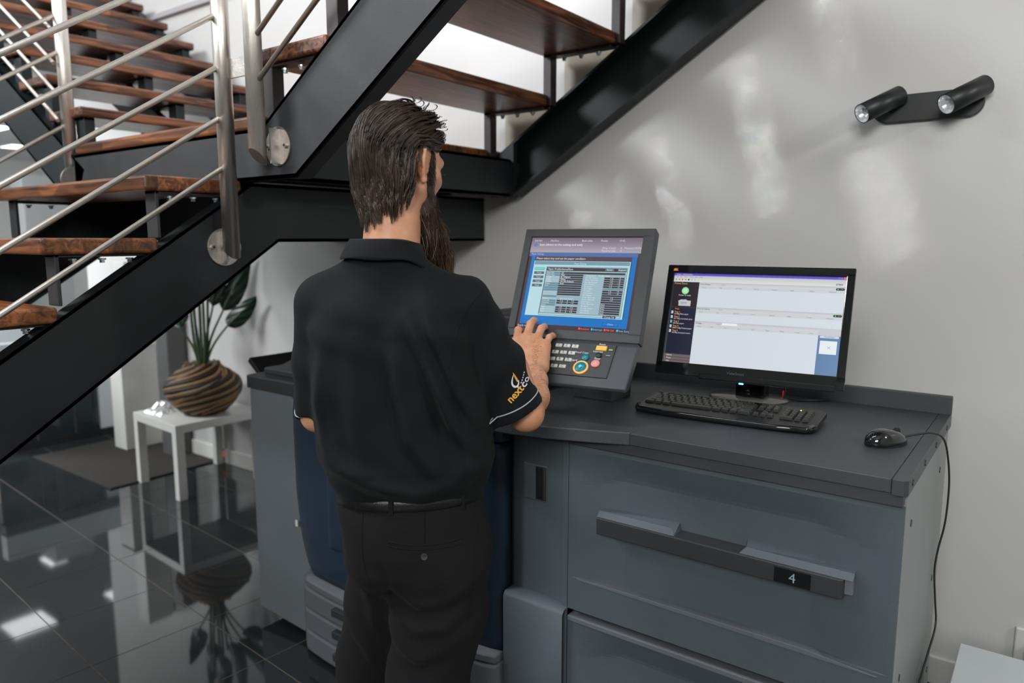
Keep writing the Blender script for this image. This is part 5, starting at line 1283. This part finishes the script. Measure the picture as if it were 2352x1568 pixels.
while locks < 560 and tries < 12000:
    tries += 1
    q = np.array([rnd.gauss(0, 1) for _ in range(3)]); q /= np.linalg.norm(q); hp = CR_C + CR_R * q
    if hp[2] < -.02:
        hp = np.array((rnd.uniform(-.070, .070), rnd.uniform(-.11, -.036), rnd.uniform(-.105, -.02)))
    if not hair_region(hp): continue
    rt_, nrm = near(fromH(hp)); hq = (rt_ - HC) @ Rh
    if not hair_region(hq): continue
    top_ = hq[2] > .05
    L = rnd.uniform(.10, .17) if top_ else (rnd.uniform(.08, .12) if hq[2] > 0 else rnd.uniform(.040, .065))
    lift = rnd.uniform(.005, .012) if top_ else (rnd.uniform(.003, .009) if hq[2] > -.0 else rnd.uniform(.0008, .0030))
    if hq[2] > .055 and hq[1] > .02: lift += .006
    guide = np.array(trace(rt_, L, lift, wob=rnd.uniform(0, .004), part_=.25 * (hq[0] / .07)))
    m = len(guide); t = np.linspace(0, 1, m)[:, None]; locks += 1
    sp = .0085
    for k in range(17):
        a_ = rnd.uniform(0, 6.28); rad = sp * math.sqrt(rnd.random()); ax_ = Xv * math.cos(a_) * rad + (Zv if hq[2] < .05 else Yv) * math.sin(a_) * rad
        pinch = 1 - .72 * np.sin(t * 1.35) ; lf = rnd.uniform(-.0030, .0028) * (1 if hq[2] > 0 else .45)
        P = guide + ax_ * pinch + nrm * lf * t
        P[0] = near(P[0])[0] - nrm * (.003 if hq[2] > 0 else .001)
        if rnd.random() < .25: P = P + Xv * .0022 * np.sin(t * 9 + rnd.uniform(0, 6))
        e = rnd.uniform(.82, 1.0); P = P[:max(5, int(m * e))]
        HS.add(P, .00085, .00035)
    locks += 0
# damp curls standing up at the front of the crown
for k in range(80):
    hp = np.array((rnd.uniform(-.055, .062), rnd.uniform(.0, .078), .09)); c, nrm = near(fromH(hp)); r_ = rnd.uniform(.003, .010); L = rnd.uniform(2.0, 4.6); d0 = (Yv * rnd.uniform(-1, .4) + Xv * rnd.uniform(-.5, .5)); d0 /= np.linalg.norm(d0)
    base = c + nrm * rnd.uniform(.002, .010)
    for s_ in range(4):
        P = [c + nrm * .002 + d0 * rnd.uniform(-.002, .002)] + [base + nrm * r_ * (1 - math.cos(a)) * .9 - d0 * r_ * math.sin(a) * 1.2 + Xv * .0008 * s_ + d0 * .0035 * a * -.6 for a in np.linspace(0, L, 12)]
        HS.add(P, .0007, .0003)
# cap under the strands
def cap_sdf(P):
    q = toH(P); d = hair_shape(P) + .001
    x, y, z = np.abs(q[:, 0]), q[:, 1], q[:, 2]
    lim = np.where(z > .045, .074 - np.clip(.070 - z, 0, 1) * .55, np.where(z > .030, .050 + (z - .030) * .6, np.where(z > .020, -.040 + (z - .020) * 9, -.040)))
    m = np.maximum(y - lim, (-.108 + .45 * np.clip(x - .03, 0, 1) + .006 * np.sin(q[:, 0] * 240)) - z)
    d = np.maximum(d, m * .7); return d + .0012 * np.sin(q[:, 0] * 330 + 12 * np.sin(z * 25)) 
cV, cQ = nets(cap_sdf, (-.16, -.15, 1.50), (.17, .21, 1.84), .0036)
hair = HS.build('hair', M_hair, man)
npmesh('hair_base', [cV], [cQ], M_hair, hair)
# beard and sideburns
NB = hb
BS = Strands(); bc = [(.036, .020, .013), (.060, .033, .019), (.095, .052, .024), (.050, .028, .017)]
chin = fromH((0, .070, -.105)); tip = np.array((.100, .132, 1.478))
def beard_core(P):
    d = chain(P, [tuple(chin), tuple((chin + tip) / 2 + np.array((-.006, -.004, 0))), tuple(tip)], [.037, .043, .027], .01)
    for s_ in (-1, 1):
        j = fromH((s_ * .060, .026, -.052)); m = fromH((s_ * .046, .034, -.095)); e = m + np.array((.010 * (s_ > 0), .018, -.060))
        d = smin(d, chain(P, [tuple(j), tuple(m), tuple(e)], [.013, .026, .024], .01), .02)
    q = toH(P)
    d = smin(d, rc(q, (-.022, .090, -.060), (.022, .090, -.060), .008, .008), .008)
    return d + .0016 * np.sin(P[:, 0] * 420 + 9 * np.sin(P[:, 2] * 40)) + .0012 * np.sin(P[:, 1] * 380)
kV, kQ = nets(beard_core, (-.10, -.04, 1.42), (.20, .26, 1.70), .0042); kb_ = tri(kV, kQ)
sel = [rnd.randrange(len(kV)) for _ in range(5200)]
for i_ in sel:
    c = kV[i_]; h = kb_.find_nearest(Vector(tuple(c))); nrm = np.array(h[1])
    if nrm[2] > .75: continue
    hd_ = hb.find_nearest(Vector(tuple(c))); 
    low = (1.62 - c[2]) / .15
    L = rnd.uniform(.022, .040) + .018 * max(0, low); seg = 7; p = c - nrm * .002; P = [p]; ph = rnd.uniform(0, 6.28); am = rnd.uniform(.0004, .0022)
    out = rnd.uniform(.0, .16) + (.10 if rnd.random() < .08 else 0)
    for i in range(1, seg + 1):
        t = i / seg; dv = np.array((0, 0, -1.)) + nrm * out + (tip - p) * np.array((1, 1, 0)) * 2.2 + Yv * .05
        hh = kb_.find_nearest(Vector(tuple(p))); n2 = np.array(hh[1]); dv = dv - n2 * min(0, dv @ n2 - out); dv /= np.linalg.norm(dv); p = p + dv * (L / seg)
        P.append(p + (Xv * math.sin(ph + t * 8) + Yv * math.cos(ph * 2 + t * 7)) * am * t)
    col = bc[rnd.randrange(4)]; fr_ = (c - chin) @ Yv
    if rnd.random() < .018: col = (.34, .30, .26)
    elif fr_ > .012 and rnd.random() < .45: col = (.19, .10, .03)
    BS.add(P, .0006, .00025, col)
for k in range(700):    # sideburns and short cheek hair in front of the ears
    s_ = 1 if k % 2 else -1; v_ = rnd.random(); c, nrm = near(fromH((s_ * .075, .020 + rnd.uniform(-.007, .009) * (1 + .5 * v_), .030 - .085 * v_)))
    dv = np.array((0, 0, -1.)) + nrm * .25 + Yv * .15; dv /= np.linalg.norm(dv); L = .010 + .012 * v_
    BS.add([c - nrm * .0005, c + dv * L * .5 + nrm * .001, c + dv * L + nrm * .0015], .0006, .0003, bc[rnd.randrange(2)])
for k in range(16):     # stray wiry grey hairs
    c = kV[rnd.randrange(len(kV))]; P = [c]; p = c.copy(); dv = np.array((rnd.uniform(-.2, .5), rnd.uniform(-.4, .2), -1.))
    for i in range(10): dv += np.array([rnd.uniform(-.25, .25) for _ in range(3)]) * .8; p = p + dv / np.linalg.norm(dv) * .009; P.append(p + np.array((0, -.004, 0)))
    BS.add(P, .0004, .0002, (.36, .30, .24))
beard = BS.build('beard', M_beard, man, 'long brown beard'); npmesh('beard_base', [kV], [kQ], mat('dark_brown_beard', (.030, .018, .012), .7, var=.3, vscale=90), beard)  # dark brown core beneath the beard strands
# eyebrows and fine hairs on the forearm and hand
EB = Strands()
for k in range(160):
    s_ = rnd.choice((-1, 1)); c, nrm = near(fromH((s_ * rnd.uniform(.014, .050), .11, .017 + rnd.uniform(-.003, .003)))); EB.add([c, c + nrm * .003 + Xv * s_ * .004, c + nrm * .004 + Xv * s_ * .009], .0005, .0002)
for s_ in (-1, 1):
    for k in range(26): c = fromH((s_ * (.020 + .026 * k / 25), .091, -.010)); EB.add([c, c + Yv * .006 + Zv * .001, c + Yv * .009 + Zv * .004], .0004, .00015)
EB.build('eyebrows', M_hair, man)
for s_ in (-1, 1):
    part('eye', MB().sphere(tuple(fromH((s_ * .033, .0815, -.0095))), .0122, u=20, v=14), mat('eye_white', (.7, .68, .66), .2), man)
ab = tri(aV, aQ); AH = Strands()
for k in range(420):
    t = rnd.random(); a = np.array((.31, .06, 1.12)) + (np.array((.335, .36, 1.24)) - np.array((.31, .06, 1.12))) * t
    d = np.array((rnd.uniform(-1, 1), -.6, rnd.uniform(-.2, 1))); d /= np.linalg.norm(d); h = ab.ray_cast(Vector(tuple(a + d * .1)), Vector(tuple(-d)))
    if not h[0]: continue
    c = np.array(h[0]); nr2 = np.array(h[1]); fl_ = np.array((.5, .3, -.5)) + np.array([rnd.uniform(-.4, .4) for _ in range(3)]); fl_ = fl_ - nr2 * (fl_ @ nr2); L = rnd.uniform(.005, .010)
    AH.add([c, c + nr2 * .0016 + fl_ * L * .5, c + nr2 * .0018 + fl_ * L], .00018, .00008)
AH.build('arm_hair', mat('light_brown_hair', (.24, .13, .07), .5), man)
